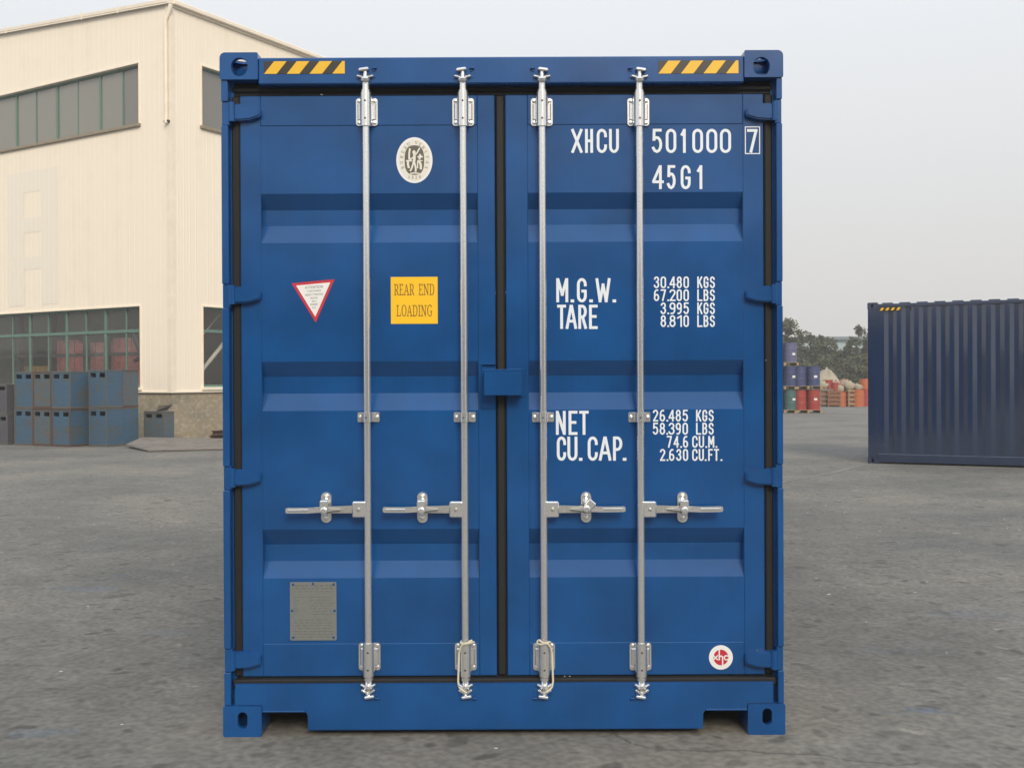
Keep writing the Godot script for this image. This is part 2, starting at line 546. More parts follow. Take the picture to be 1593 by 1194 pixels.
func build_ground() -> void:
	var m: StandardMaterial3D = mats["ground"]
	m.albedo_texture = ground_texture()
	m.detail_enabled = true
	m.detail_blend_mode = BaseMaterial3D.BLEND_MODE_MUL
	m.detail_albedo = noise_tex("grain", 512, 0.11, 4, 0.80, 1.08, 77)
	m.detail_uv_layer = BaseMaterial3D.DETAIL_UV_2
	m.normal_enabled = true
	m.normal_texture = noise_tex("ground_relief", 1024, 0.09, 4, 0.0, 1.0, 79, 2.0)
	m.normal_scale = 0.12
	var arr := []
	arr.resize(Mesh.ARRAY_MAX)
	var vv := PackedVector3Array()
	var nn := PackedVector3Array()
	var u1 := PackedVector2Array()
	var u2 := PackedVector2Array()
	var cuts := [-900.0, -300.0, -90.0, -45.0, -18.0, 0.0, 18.0, 45.0, 90.0, 300.0, 900.0]
	for i in cuts.size() - 1:
		for j in cuts.size() - 1:
			var p := [Vector3(cuts[i], 0, cuts[j]), Vector3(cuts[i + 1], 0, cuts[j]), Vector3(cuts[i + 1], 0, cuts[j + 1]), Vector3(cuts[i], 0, cuts[j + 1])]
			for k in [0, 1, 2, 0, 2, 3]:
				vv.append(p[k]); nn.append(Vector3.UP)
				u1.append(Vector2(p[k].x, p[k].z) / 18.0)
				u2.append(Vector2(p[k].x, p[k].z) / 3.1)
	arr[Mesh.ARRAY_VERTEX] = vv; arr[Mesh.ARRAY_NORMAL] = nn; arr[Mesh.ARRAY_TEX_UV] = u1; arr[Mesh.ARRAY_TEX_UV2] = u2
	var me := ArrayMesh.new()
	me.add_surface_from_arrays(Mesh.PRIMITIVE_TRIANGLES, arr)
	var o := part("ground", me, m, self)
	o.set_meta("kind", "structure")
	# pale joint in the concrete running off towards the dark container
	var g := Geo.new()
	var pts := [[1100, 778], [1170, 762], [1225, 748], [1262, 741], [1296, 735], [1322, 728], [1350, 722], [1400, 713]]
	var rng := RandomNumberGenerator.new()
	rng.seed = 12
	for k in pts.size() - 1:
		var a := on_ground(pts[k][0], pts[k][1])
		var b := on_ground(pts[k + 1][0], pts[k + 1][1])
		var side := (b - a).cross(Vector3.UP).normalized() * rng.randf_range(0.02, 0.045)
		var up := Vector3(0, 0.004, 0)
		g.quad(a - side + up, b - side + up, b + side + up, a + side + up, Vector3.UP)
	part("joint_strip", g, mats["joint_strip"], o)
	# loose grit
	var mm := MultiMesh.new()
	mm.transform_format = MultiMesh.TRANSFORM_3D
	var gm := Geo.new()
	gm.lathe([[0.0, -0.4], [0.8, -0.2], [1.0, 0.1], [0.5, 0.6], [0.0, 0.7]], 6)
	mm.mesh = gm.commit()
	mm.instance_count = 150
	for k in 150:
		var x := rng.randf_range(-5.5, 5.5)
		var z := rng.randf_range(-14.0, 1.2)
		if absf(x) < 1.25 and z < 0.02:
			x = signf(x) * rng.randf_range(1.3, 5.5)
		var s := rng.randf_range(0.003, 0.008) * (1.9 if rng.randf() < 0.06 else 1.0)
		mm.set_instance_transform(k, Transform3D(Basis(Vector3.UP, rng.randf() * TAU).scaled(Vector3(s * 1.5, s * 0.6, s)), Vector3(x, s * 0.2, z)))
	var mi := MultiMeshInstance3D.new()
	mi.name = "grit"
	mi.multimesh = mm
	mi.material_override = mats["chips"]
	add_child(mi)
	tag(mi, "pale loose grit scattered over the grey yard surface", "grit")
	mi.set_meta("kind", "stuff")

# ------------------------------------------------------------------ stencil lettering
func arc(cx: float, cy: float, rx: float, ry: float, a0: float, a1: float, m := 9) -> Array:
	var o := []
	for k in m + 1:
		var a := deg_to_rad(lerpf(a0, a1, float(k) / m))
		o.append(Vector2(cx + rx * cos(a), cy + ry * sin(a)))
	return o

func glyph(ch: String) -> Array:
	var P := func(l: Array) -> Array:
		var o := []
		for q in l:
			o.append(Vector2(q[0], q[1]))
		return o
	match ch:
		"0", "O": return [arc(0.5, 0.78, 0.5, 0.22, 0, 180) + arc(0.5, 0.22, 0.5, 0.22, 180, 360) + [Vector2(1, 0.78)]]
		"1": return [P.call([[1, 0], [1, 1]]), P.call([[0.9, 0.98], [0.1, 0.80]])]
		"2": return [arc(0.5, 0.76, 0.5, 0.24, 165, -35) + [Vector2(0.05, 0.02)], P.call([[0.04, 0], [1, 0]])]
		"3": return [arc(0.5, 0.77, 0.46, 0.23, 165, -80), arc(0.48, 0.27, 0.52, 0.27, 85, -165)]
		"4": return [P.call([[0.76, 0], [0.76, 1]]), P.call([[0.7, 0.98], [0.0, 0.32]]), P.call([[0.02, 0.28], [1, 0.28]])]
		"5": return [P.call([[0.95, 1], [0.12, 1]]), P.call([[0.12, 1], [0.08, 0.56]]), arc(0.46, 0.33, 0.54, 0.33, 130, -150)]
		"6": return [arc(0.5, 0.28, 0.5, 0.28, 0, 360, 18), [Vector2(0.02, 0.3)] + arc(0.62, 0.62, 0.58, 0.38, 185, 75)]
		"7": return [P.call([[0.02, 1], [1, 1]]), P.call([[0.96, 0.98], [0.34, 0]])]
		"8": return [arc(0.5, 0.77, 0.44, 0.23, 0, 360, 16), arc(0.5, 0.28, 0.5, 0.28, 0, 360, 18)]
		"9": return [arc(0.5, 0.72, 0.5, 0.28, 0, 360, 18), [Vector2(0.98, 0.7)] + arc(0.38, 0.38, 0.58, 0.38, 5, -105)]
		"A": return [P.call([[0, 0], [0.46, 1]]), P.call([[1, 0], [0.54, 1]]), P.call([[0.26, 0.3], [0.74, 0.3]])]
		"B": return [P.call([[0, 0], [0, 1]]), [Vector2(0.02, 1)] + arc(0.5, 0.77, 0.44, 0.23, 90, -90) + [Vector2(0.02, 0.54)], [Vector2(0.3, 0.54)] + arc(0.5, 0.27, 0.5, 0.27, 90, -90) + [Vector2(0.02, 0)]]
		"C": return [arc(0.5, 0.76, 0.5, 0.24, -8, 180) + arc(0.5, 0.24, 0.5, 0.24, 180, 368)]
		"E": return [P.call([[0, 0], [0, 1]]), P.call([[0.05, 1], [1, 1]]), P.call([[0.05, 0.52], [0.82, 0.52]]), P.call([[0.05, 0], [1, 0]])]
		"F": return [P.call([[0, 0], [0, 1]]), P.call([[0.05, 1], [1, 1]]), P.call([[0.05, 0.52], [0.82, 0.52]])]
		"G": return [arc(0.5, 0.76, 0.5, 0.24, -5, 180) + arc(0.5, 0.24, 0.5, 0.24, 180, 360) + [Vector2(1, 0.44)], P.call([[0.98, 0.46], [0.62, 0.46]])]
		"H": return [P.call([[0, 0], [0, 1]]), P.call([[1, 0], [1, 1]]), P.call([[0.05, 0.5], [0.95, 0.5]])]
		"K": return [P.call([[0, 0], [0, 1]]), P.call([[0.95, 1], [0.1, 0.42]]), P.call([[0.36, 0.56], [1, 0]])]
		"L": return [P.call([[0, 0], [0, 1]]), P.call([[0.05, 0], [1, 0]])]
		"M": return [P.call([[0, 0], [0, 1]]), P.call([[1, 0], [1, 1]]), P.call([[0.05, 0.98], [0.5, 0.3]]), P.call([[0.95, 0.98], [0.5, 0.3]])]
		"N": return [P.call([[0, 0], [0, 1]]), P.call([[1, 0], [1, 1]]), P.call([[0.04, 0.98], [0.96, 0.02]])]
		"P": return [P.call([[0, 0], [0, 1]]), [Vector2(0.02, 1)] + arc(0.45, 0.73, 0.55, 0.27, 90, -90) + [Vector2(0.02, 0.46)]]
		"R": return [P.call([[0, 0], [0, 1]]), [Vector2(0.02, 1)] + arc(0.45, 0.75, 0.53, 0.25, 90, -90) + [Vector2(0.02, 0.5)], P.call([[0.5, 0.48], [1, 0]])]
		"S": return [arc(0.5, 0.76, 0.48, 0.24, 12, 235), [Vector2(0.16, 0.62), Vector2(0.5, 0.5)] + arc(0.5, 0.26, 0.5, 0.26, 62, -165)]
		"T": return [P.call([[0, 1], [1, 1]]), P.call([[0.5, 0], [0.5, 0.97]])]
		"U": return [[Vector2(0, 1)] + arc(0.5, 0.24, 0.5, 0.24, 180, 360) + [Vector2(1, 1)]]
		"W": return [P.call([[0, 1], [0.25, 0]]), P.call([[0.25, 0], [0.5, 0.75]]), P.call([[0.5, 0.75], [0.75, 0]]), P.call([[0.75, 0], [1, 1]])]
		"X": return [P.call([[0, 0], [1, 1]]), P.call([[0, 1], [1, 0]])]
	return []

func ribbon(g: Geo, pts: Array, t: float, z: float) -> void:
	var m := pts.size()
	var closed: bool = pts[0].distance_to(pts[m - 1]) < t * 0.3 and m > 6
	var L := []
	var R := []
	for k in m:
		var a: Vector2 = pts[k - 1] if k > 0 else (pts[m - 2] if closed else pts[0])
		var b: Vector2 = pts[k]
		var c: Vector2 = pts[k + 1] if k < m - 1 else (pts[1] if closed else pts[m - 1])
		var d0 := (b - a).normalized() if a != b else (c - b).normalized()
		var d1 := (c - b).normalized() if c != b else d0
		var mi := (d0 + d1).normalized()
		var no := Vector2(-mi.y, mi.x)
		var wdt := t * 0.5 / maxf(0.5, mi.dot(d0))
		if not closed and k == 0:
			b -= d1 * t * 0.45
		elif not closed and k == m - 1:
			b += d0 * t * 0.45
		L.append(Vector3(b.x + no.x * wdt, b.y + no.y * wdt, z))
		R.append(Vector3(b.x - no.x * wdt, b.y - no.y * wdt, z))
	for k in m - 1:
		g.quad(L[k], R[k], R[k + 1], L[k + 1], Vector3(0, 0, 1))

# chars: [character, left pixel, right pixel]; py0 top and py1 bottom pixel; a line of print is one part
func letter_line(parent: Node, chars: Array, py0: float, py1: float, th_px: float, z: float, material: String, called := "lettering") -> MeshInstance3D:
	var g := Geo.new()
	var t := th_px * (EYE.z - z) / FOCAL
	for c in chars:
		var a := shot(c[1], py1, z)
		var b := shot(c[2], py0, z)
		var k := 0
		if c[0] == ".":
			g.quad(Vector3(a.x, a.y, z), Vector3(b.x, a.y, z), Vector3(b.x, a.y + t * 1.05, z), Vector3(a.x, a.y + t * 1.05, z), Vector3(0, 0, 1))
			continue
		for s in glyph(c[0]):
			var pts := []
			for q in s:
				pts.append(Vector2(lerpf(a.x + t * 0.5, b.x - t * 0.5, q.x), lerpf(a.y + t * 0.5, b.y - t * 0.5, q.y)))
			ribbon(g, pts, t, z + 0.0003 * k)
			k += 1
	return part(called, g, mats[material], parent)

func scaled_line(s: String, xs: Array, k: float, x0: float) -> Array:
	var o := []
	for i in s.length():
		o.append([s[i], x0 + xs[i][0] / k, x0 + xs[i][1] / k])
	return o

func serif_text(s: String, size: float, pos: Vector3, sx: float, t := 0.0, serif := true, turn := 0.0) -> ArrayMesh:
	var f := SystemFont.new()
	f.font_names = PackedStringArray(["Droid Serif" if serif else "Droid Sans"])
	var tm := TextMesh.new()
	tm.text = s
	tm.font = f
	tm.font_size = 64
	tm.pixel_size = size / 64.0
	tm.depth = 0.0004
	tm.curve_step = 2.0
	var st := SurfaceTool.new()
	st.append_from(tm, 0, Transform3D(Basis(Vector3(0, 0, 1), turn) * Basis.from_scale(Vector3(sx, 1, 1)), pos))
	return st.commit()

func joined(list: Array) -> ArrayMesh:
	var st := SurfaceTool.new()
	for m in list:
		st.append_from(m, 0, Transform3D())
	return st.commit()

# ------------------------------------------------------------------ freight container pieces
func rounded_rect(x0: float, y0: float, x1: float, y1: float, r: Array, seg := 5) -> PackedVector2Array:
	var o := PackedVector2Array()   # radii: bottom left, bottom right, top right, top left
	var cs := [Vector2(x0, y0), Vector2(x1, y0), Vector2(x1, y1), Vector2(x0, y1)]
	var di := [Vector2(1, 1), Vector2(-1, 1), Vector2(-1, -1), Vector2(1, -1)]
	for k in 4:
		var q: float = r[k]
		if q <= 0.0:
			o.append(cs[k])
			continue
		var c: Vector2 = cs[k] + di[k] * q
		for i in seg + 1:
			var a := deg_to_rad(180.0 + 90.0 * k + 90.0 * i / seg)
			o.append(c + Vector2(cos(a), sin(a)) * q)
	return o

func ellipse_poly(c: Vector2, rx: float, ry: float, seg := 28) -> PackedVector2Array:
	var o := PackedVector2Array()
	for k in seg:
		o.append(c + Vector2(cos(TAU * k / seg) * rx, sin(TAU * k / seg) * ry))
	return o

func casting(parent: Node, lo: Vector3, hi: Vector3, top: bool, left: bool, hole: Vector2, hrx: float, hry: float, material: Material) -> void:
	# hollow corner block with an opening in its end, side and top or bottom face
	var root := CSGCombiner3D.new()
	root.name = "corner_casting"
	var body := CSGPolygon3D.new()
	var r := 0.024
	var rr := [0.012, 0.012, 0.006, 0.006]
	if top:
		rr = [0.006, 0.006, 0.006 if left else r, r if left else 0.006]
	body.polygon = rounded_rect(lo.x, lo.y, hi.x, hi.y, rr, 6)
	body.depth = hi.z - lo.z
	body.position.z = hi.z
	root.add_child(body)
	var w := 0.028
	var inner := CSGBox3D.new()
	var wt := 0.011
	inner.size = (hi - lo) - Vector3(w * 2.0, w + wt, w * 2.0)
	inner.position = (lo + hi) * 0.5 + Vector3(0, (w - wt) * 0.5 * (1.0 if top else -1.0), 0)
	inner.operation = CSGShape3D.OPERATION_SUBTRACTION
	root.add_child(inner)
	var face := CSGPolygon3D.new()
	face.polygon = rounded_rect(hole.x - hrx, hole.y - hry, hole.x + hrx, hole.y + hry, [hrx, hrx, hrx, hrx], 7)
	face.depth = 0.06
	face.position.z = hi.z + 0.01
	face.operation = CSGShape3D.OPERATION_SUBTRACTION
	root.add_child(face)
	var cap := CSGCylinder3D.new()
	cap.radius = 0.046
	cap.height = 0.08
	cap.sides = 20
	cap.position = Vector3((lo.x + hi.x) * 0.5, hi.y if top else lo.y, (lo.z + hi.z) * 0.5)
	cap.operation = CSGShape3D.OPERATION_SUBTRACTION
	root.add_child(cap)
	var side := CSGCylinder3D.new()
	side.radius = 0.03
	side.height = 0.08
	side.sides = 20
	side.rotation.z = PI / 2
	side.position = Vector3(lo.x if left else hi.x, (lo.y + hi.y) * 0.5, (lo.z + hi.z) * 0.5)
	side.operation = CSGShape3D.OPERATION_SUBTRACTION
	root.add_child(side)
	root.material_override = material
	parent.add_child(root, true)

# ribbed steel wall from a to b (bottom corners), facing out
func corrugated(a: Vector3, b: Vector3, height: float, out: Vector3, pitch: float, depth: float, start := 0.0, run := 0.245) -> Geo:
	var g := Geo.new()
	var d := (b - a).normalized()
	var len := a.distance_to(b)
	var up := Vector3(0, height, 0)
	var prof := [[0.0, 0.0]]
	var s := start
	var f := pitch * run
	while s + pitch < len:
		prof.append([s + pitch * 0.26, 0.0])
		prof.append([s + pitch * 0.26 + f, -depth])
		prof.append([s + pitch * 0.26 + f + pitch * 0.25, -depth])
		prof.append([s + pitch * 0.26 + f * 2 + pitch * 0.25, 0.0])
		s += pitch
	prof.append([len, 0.0])
	for k in prof.size() - 1:
		var p: Vector3 = a + d * prof[k][0] + out * prof[k][1]
		var q: Vector3 = a + d * prof[k + 1][0] + out * prof[k + 1][1]
		g.quad(p, q, q + up, p + up, out)
	return g

const ZF := -0.055    # face of the door frames
const ZP := -0.059    # face of the door skins
const ZT := -0.104    # bottom of the pressed troughs

func hazard_mark(parent: Node, px0: float, px1: float, py0: float, py1: float, z: float) -> void:
	var a := shot(px0, py1, z)
	var b := shot(px1, py0, z)
	var g := Geo.new()
	g.prism(PackedVector2Array([Vector2(a.x, a.y), Vector2(b.x, a.y), Vector2(b.x, b.y), Vector2(a.x, b.y)]), z - 0.0012, z)
	var base := part("hazard_mark", g, mats["hazard_black"], parent, "black and yellow striped warning sticker")
	var box := PackedVector2Array([Vector2(a.x, a.y), Vector2(b.x, a.y), Vector2(b.x, b.y), Vector2(a.x, b.y)])
	var period := (b.x - a.x) * 35.2 / 125.0
	var wd := (b.x - a.x) * 19.5 / 125.0
	var sl := (b.x - a.x) * 15.5 / 125.0
	for k in 4:
		var x := a.x + period * k
		var st := PackedVector2Array([Vector2(x, a.y), Vector2(x + wd, a.y), Vector2(x + wd + sl, b.y), Vector2(x + sl, b.y)])
		for q in Geometry2D.intersect_polygons(st, box):
			var gs := Geo.new()
			gs.prism(q, z, z + 0.0006)
			part("yellow_stripe", gs, mats["hazard_yellow"], base)

func hinge(parent: Node, px_post: float, px_tip: float, py: float, side: float) -> void:
	# strap hinge: knuckle on the post, tapering blade welded to the door frame
	var g := Geo.new()
	var z := -0.022
	var c := shot(px_post, py, z)
	var tip := shot(px_tip, py, z)
	var x0 := c.x
	var x1 := tip.x
	var poly := PackedVector2Array()
	var hh := 0.036
	var q := [[0.0, 1.0], [0.28, 1.0], [0.62, 0.93], [0.86, 0.66], [0.97, 0.52], [1.0, 0.30]]
	for e in q:
		poly.append(Vector2(lerpf(x0, x1, e[0]), c.y + hh * e[1]))
	q.reverse()
	for e in q:
		poly.append(Vector2(lerpf(x0, x1, e[0]), c.y - hh * e[1]))
	# blade: inner face plus a bevelled rim
	var small := Geometry2D.offset_polygon(poly, -0.006)
	g.prism(poly, ZF, z - 0.006)
	if small.size() > 0:
		g.prism(small[0], z - 0.006, z + 0.001)
	g.lathe([[0.0, -hh * 1.15], [0.015, -hh * 1.15], [0.015, hh * 1.15], [0.0, hh * 1.15]], 12, Transform3D(Basis(), Vector3(x0 + side * 0.004, c.y, z - 0.002)))
	part("hinge", g, mats["blue_paint"], parent)

func door(parent: Node, called_label: String, left: float, pl: float, pr: float, right: float) -> MeshInstance3D:
	# pixel edges: door, skin, skin, door
	var mid := 600.0
	var xl := shot(left, mid, ZF).x
	var xpl := shot(pl, mid, ZF).x
	var xpr := shot(pr, mid, ZF).x
	var xr := shot(right, mid, ZF).x
	var ytop := shot(782, 148, ZF).y
	var ybot := shot(782, 1051, ZF).y
	var ypt := shot(782, 194.5, ZF).y
	var ypb := shot(782, 1000, ZF).y
	var g := Geo.new()
	g.span(Vector3(xl, ybot, ZF - 0.06), Vector3(xpl, ytop, ZF), 0.003)
	g.span(Vector3(xpr, ybot, ZF - 0.06), Vector3(xr, ytop, ZF), 0.003)
	g.span(Vector3(xpl, ypt, ZF - 0.06), Vector3(xpr, ytop, ZF - 0.0006), 0.0025)
	g.span(Vector3(xpl, ybot, ZF - 0.06), Vector3(xpr, ypb, ZF - 0.0006), 0.0025)
	var d := part("door", g, mats["blue_paint"], parent, called_label)
	# skin with three pressed horizontal troughs
	var prof := [[ypb, ZP]]
	for t in [[898, 871, 845, 822], [637.5, 610.5, 584.5, 561], [376.5, 350, 326, 300]]:
		prof.append([shot(782, t[0], ZP).y, ZP])
		prof.append([shot(782, t[1], ZT).y, ZT])
		prof.append([shot(782, t[2], ZT).y, ZT])
		prof.append([shot(782, t[3], ZP).y, ZP])
	prof.append([ypt, ZP])
	var s := Geo.new()
	for k in prof.size() - 1:
		var p: Array = prof[k]
		var q: Array = prof[k + 1]
		s.quad(Vector3(xpl - 0.004, p[0], p[1]), Vector3(xpr + 0.004, p[0], p[1]), Vector3(xpr + 0.004, q[0], q[1]), Vector3(xpl - 0.004, q[0], q[1]), Vector3(0, 0, 1))
	part("door_skin", s, mats["blue_paint"], d)
	return d

func locking_bar(parent: Node, px: float, side: float, tilt: float, open_hasp: bool) -> void:
	var zr := -0.014
	var gal: Material = mats["galvanised"]
	var x := shot(px, 600, zr).x
	var yy := func(py: float) -> float: return shot(px, py, zr).y
	var g := Geo.new()
	var r := 0.0158
	g.lathe([[0.0, yy.call(1072)], [r, yy.call(1072)], [r, yy.call(124)], [0.0, yy.call(124)]], 24, Transform3D(Basis(), Vector3(x, 0, zr)))
	for py in [143.0, 1056.0]:
		g.lathe([[r, yy.call(py + 2.5)], [0.0205, yy.call(py + 2)], [0.0205, yy.call(py - 2)], [r, yy.call(py - 2.5)]], 20, Transform3D(Basis(), Vector3(x, 0, zr)))
	var bar := part("locking_bar", g, gal, parent)
	# bearing brackets at both ends
	for b in [[150.0, 193.0, 145.0, 197.0], [1003.0, 1046.0, 1000.0, 1052.0]]:
		var k := Geo.new()
		var y0: float = yy.call(b[1])
		var y1: float = yy.call(b[0])
		var w := 0.0475
		k.prism(rounded_rect(x - w, y0, x + w, y1, [0.012, 0.012, 0.012, 0.012], 4), ZF, ZF + 0.007, Transform3D(), true)
		for e in [-1.0, 1.0]:
			k.span(Vector3(x + e * 0.030 - 0.010, y0 + 0.022, ZF + 0.006), Vector3(x + e * 0.030 + 0.010, y1 - 0.022, ZF + 0.015), 0.005)
			for f in [y0 + 0.013, y1 - 0.013]:
				k.lathe([[0.009, 0.0], [0.008, 0.005], [0.0, 0.007]], 10, Transform3D(Basis(Vector3.RIGHT, PI / 2), Vector3(x + e * 0.034, f, ZF + 0.006)))
			k.span(Vector3(x + e * 0.0215 - 0.004, y0 + 0.002, ZF + 0.004), Vector3(x + e * 0.0215 + 0.004, y1 - 0.002, zr + 0.004), 0.002)
		k.lathe([[0.0, yy.call(b[3])], [0.0235, yy.call(b[3])], [0.0235, yy.call(b[2])], [0.0, yy.call(b[2])]], 18, Transform3D(Basis(), Vector3(x, 0, zr)), -PI * 0.55, PI * 0.55)
		var br := part("bearing_bracket", k, gal, parent)
		for f in [0.22, 0.74]:  # dark discs in place of the two shaded holes in the sleeve
			var h := Geo.new()
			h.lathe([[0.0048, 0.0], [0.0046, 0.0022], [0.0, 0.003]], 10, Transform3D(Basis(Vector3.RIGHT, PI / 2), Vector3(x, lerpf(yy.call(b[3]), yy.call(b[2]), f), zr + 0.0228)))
			part("bolt_or_hole_dot", h, mats["hole_dot_dark"], br)
	# guide at mid height
	var m := Geo.new()
	var ym: float = yy.call(649)
	m.prism(rounded_rect(x - 0.048, ym - 0.0215, x + 0.048, ym + 0.0215, [0.005, 0.005, 0.005, 0.005], 3), ZP, ZP + 0.006)
	m.lathe([[0.0, -0.020], [0.021, -0.020], [0.021, 0.020], [0.0, 0.020]], 16, Transform3D(Basis(), Vector3(x, ym, zr)), -PI * 0.6, PI * 0.6)
	for e in [-1.0, 1.0]:
		m.span(Vector3(x + e * 0.023 - 0.004, ym - 0.019, ZP + 0.004), Vector3(x + e * 0.023 + 0.004, ym + 0.019, zr - 0.006), 0.002)
		m.lathe([[0.010, 0.0], [0.009, 0.006], [0.0, 0.008]], 6, Transform3D(Basis(Vector3.RIGHT, PI / 2), Vector3(x + e * 0.037, ym, ZP + 0.005)))
	var gd := part("bar_guide", m, gal, parent)
	var gb := Geo.new()  # dark disc standing for the shaded hole in the guide
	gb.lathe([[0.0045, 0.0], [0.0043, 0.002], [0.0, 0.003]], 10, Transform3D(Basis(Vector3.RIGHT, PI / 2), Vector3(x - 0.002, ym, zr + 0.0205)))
	part("bolt_or_hole_dot", gb, mats["hole_dot_dark"], gd)
	# cams and keepers
	for top in [true, false]:
		var c := Geo.new()
		var kp := Geo.new()
		var dr := 1.0 if top else -1.0
		var yb: float = yy.call(125.0 if top else 1068.0)
		var inn := -side
		var zc := zr + 0.014
		var at := Transform3D(Basis(), Vector3(x, yb, zc))
		c.lathe([[0.0, -0.010], [0.019, -0.010], [0.021, 0.0], [0.018, 0.006], [0.0, 0.006]] if top else [[0.0, 0.010], [0.019, 0.010], [0.021, 0.0], [0.018, -0.006], [0.0, -0.006]], 18, at)
		c.lathe([[0.010, 0.0], [0.009, 0.034 * dr], [0.0, 0.035 * dr]], 14, at)
		for e in [-1.0, 1.0]:
			c.box(Vector3(e * 0.024, 0.0, 0.0), Vector3(0.026, 0.009, 0.024), 0.003, Transform3D(Basis(Vector3(0, 0, 1), e * dr * (0.25 if top else -0.55)), Vector3(x, yb + 0.004 * dr, zc + 0.002)))
		c.box(Vector3(0, 0.040 * dr, 0.004), Vector3(0.044, 0.013, 0.030), 0.004, Transform3D(Basis(Vector3(0, 0, 1), 0.14 * inn), Vector3(x, yb, zc)))
		if not top:
			for e in [-1.0, 1.0]:
				c.box(Vector3(e * 0.016, 0, 0.004), Vector3(0.034, 0.011, 0.018), 0.003, Transform3D(Basis(Vector3(0, 0, 1), e * 0.55), Vector3(x, yb - 0.026, zc)))
		part("cam", c, gal, bar)
		for e in [-1.0, 1.0]:
			kp.box(Vector3(x + e * 0.024, yb + 0.022 * dr, -0.004), Vector3(0.009, 0.024, 0.016), 0.002)
		kp.box(Vector3(x + inn * 0.040, yb + 0.047 * dr, 0.002), Vector3(0.020, 0.007, 0.016), 0.002, Transform3D())
		kp.box(Vector3(x + inn * 0.038, yb + 0.040 * dr, -0.003), Vector3(0.007, 0.014, 0.012), 0.002, Transform3D())
		kp.box(Vector3(x + inn * 0.008, yb + 0.030 * dr, -0.0055), Vector3(0.078, 0.046, 0.003), 0.001)
		part("cam_keeper", kp, mats["blue_paint"], parent)
	# handle: hub, link, grip
	var yh: float = yy.call(791.5)
	var hub := Geo.new()
	hub.span(Vector3(x + side * 0.010, yh - 0.036, -0.024), Vector3(x + side * 0.066, yh + 0.034, 0.004), 0.005)
	var h := part("handle", hub, gal, parent)
	var hb := Geo.new()
	hb.lathe([[0.009, 0.0], [0.008, 0.004], [0.0, 0.006]], 10, Transform3D(Basis(Vector3.RIGHT, PI / 2), Vector3(x + side * 0.038, yh, 0.0035)))
	part("bolt_or_hole_dot", hb, mats["galvanised_dark"], h)
	var T := Transform3D(Basis(Vector3(0, 0, 1), tilt), Vector3(x + side * 0.06, yh, 0))
	var L := Geo.new()
	L.prism(PackedVector2Array([Vector2(0, -0.017), Vector2(side * 0.10, -0.016), Vector2(side * 0.20, -0.011), Vector2(side * 0.20, 0.010), Vector2(side * 0.06, 0.014), Vector2(0, 0.016)]), -0.020, -0.008, T)
	part("link", L, mats["galvanised_dark"], h)
	var G := Geo.new()
	G.prism(PackedVector2Array([Vector2(side * 0.055, 0.000), Vector2(side * 0.12, -0.009), Vector2(side * 0.19, -0.013), Vector2(side * 0.288, -0.012), Vector2(side * 0.294, -0.008), Vector2(side * 0.294, 0.008), Vector2(side * 0.288, 0.012), Vector2(side * 0.19, 0.011), Vector2(side * 0.11, 0.008)]), -0.008, 0.006, T)
	G.box(Vector3(side * 0.24, 0, 0.007), Vector3(0.09, 0.010, 0.004), 0.0018, T)
	part("grip", G, gal, h)
	# catch: oblong plate on the door, post and hasp over the grip
	var xc := x + side * 0.187
	var K := Geo.new()
	K.prism(rounded_rect(xc - 0.0225, yh - 0.064, xc + 0.0225, yh + 0.070, [0.022, 0.022, 0.022, 0.022], 6), ZP, ZP + 0.010, Transform3D(), true)
	K.span(Vector3(xc - 0.012, yh - 0.026, ZP + 0.008), Vector3(xc + 0.012, yh - 0.016, 0.008), 0.002)
	for e in [-0.044, 0.050]:
		K.lathe([[0.013, 0.0], [0.012, 0.006], [0.0, 0.009]], 12, Transform3D(Basis(Vector3.RIGHT, PI / 2), Vector3(xc, yh + e, ZP + 0.009)))
	K.span(Vector3(xc - 0.012, yh + 0.018, ZP + 0.008), Vector3(xc + 0.012, yh + 0.030, 0.004), 0.002)
	var kc := part("handle_catch", K, mats["galvanised"], parent)
	var H := Geo.new()
	var ht := Transform3D(Basis(Vector3(0, 0, 1), (-0.7 if open_hasp else 0.0)), Vector3(xc + (0.014 if open_hasp else 0.0), yh + 0.020, 0.0))
	H.box(Vector3(0, -0.002, 0.011), Vector3(0.038, 0.044, 0.010), 0.004, ht)
	H.lathe([[0.016, 0.0], [0.016, 0.008], [0.010, 0.011], [0.0, 0.011]], 14, Transform3D(ht.basis * Basis(Vector3.RIGHT, PI / 2), ht * Vector3(0, -0.024, 0.008)))
	part("hasp", H, gal, kc)

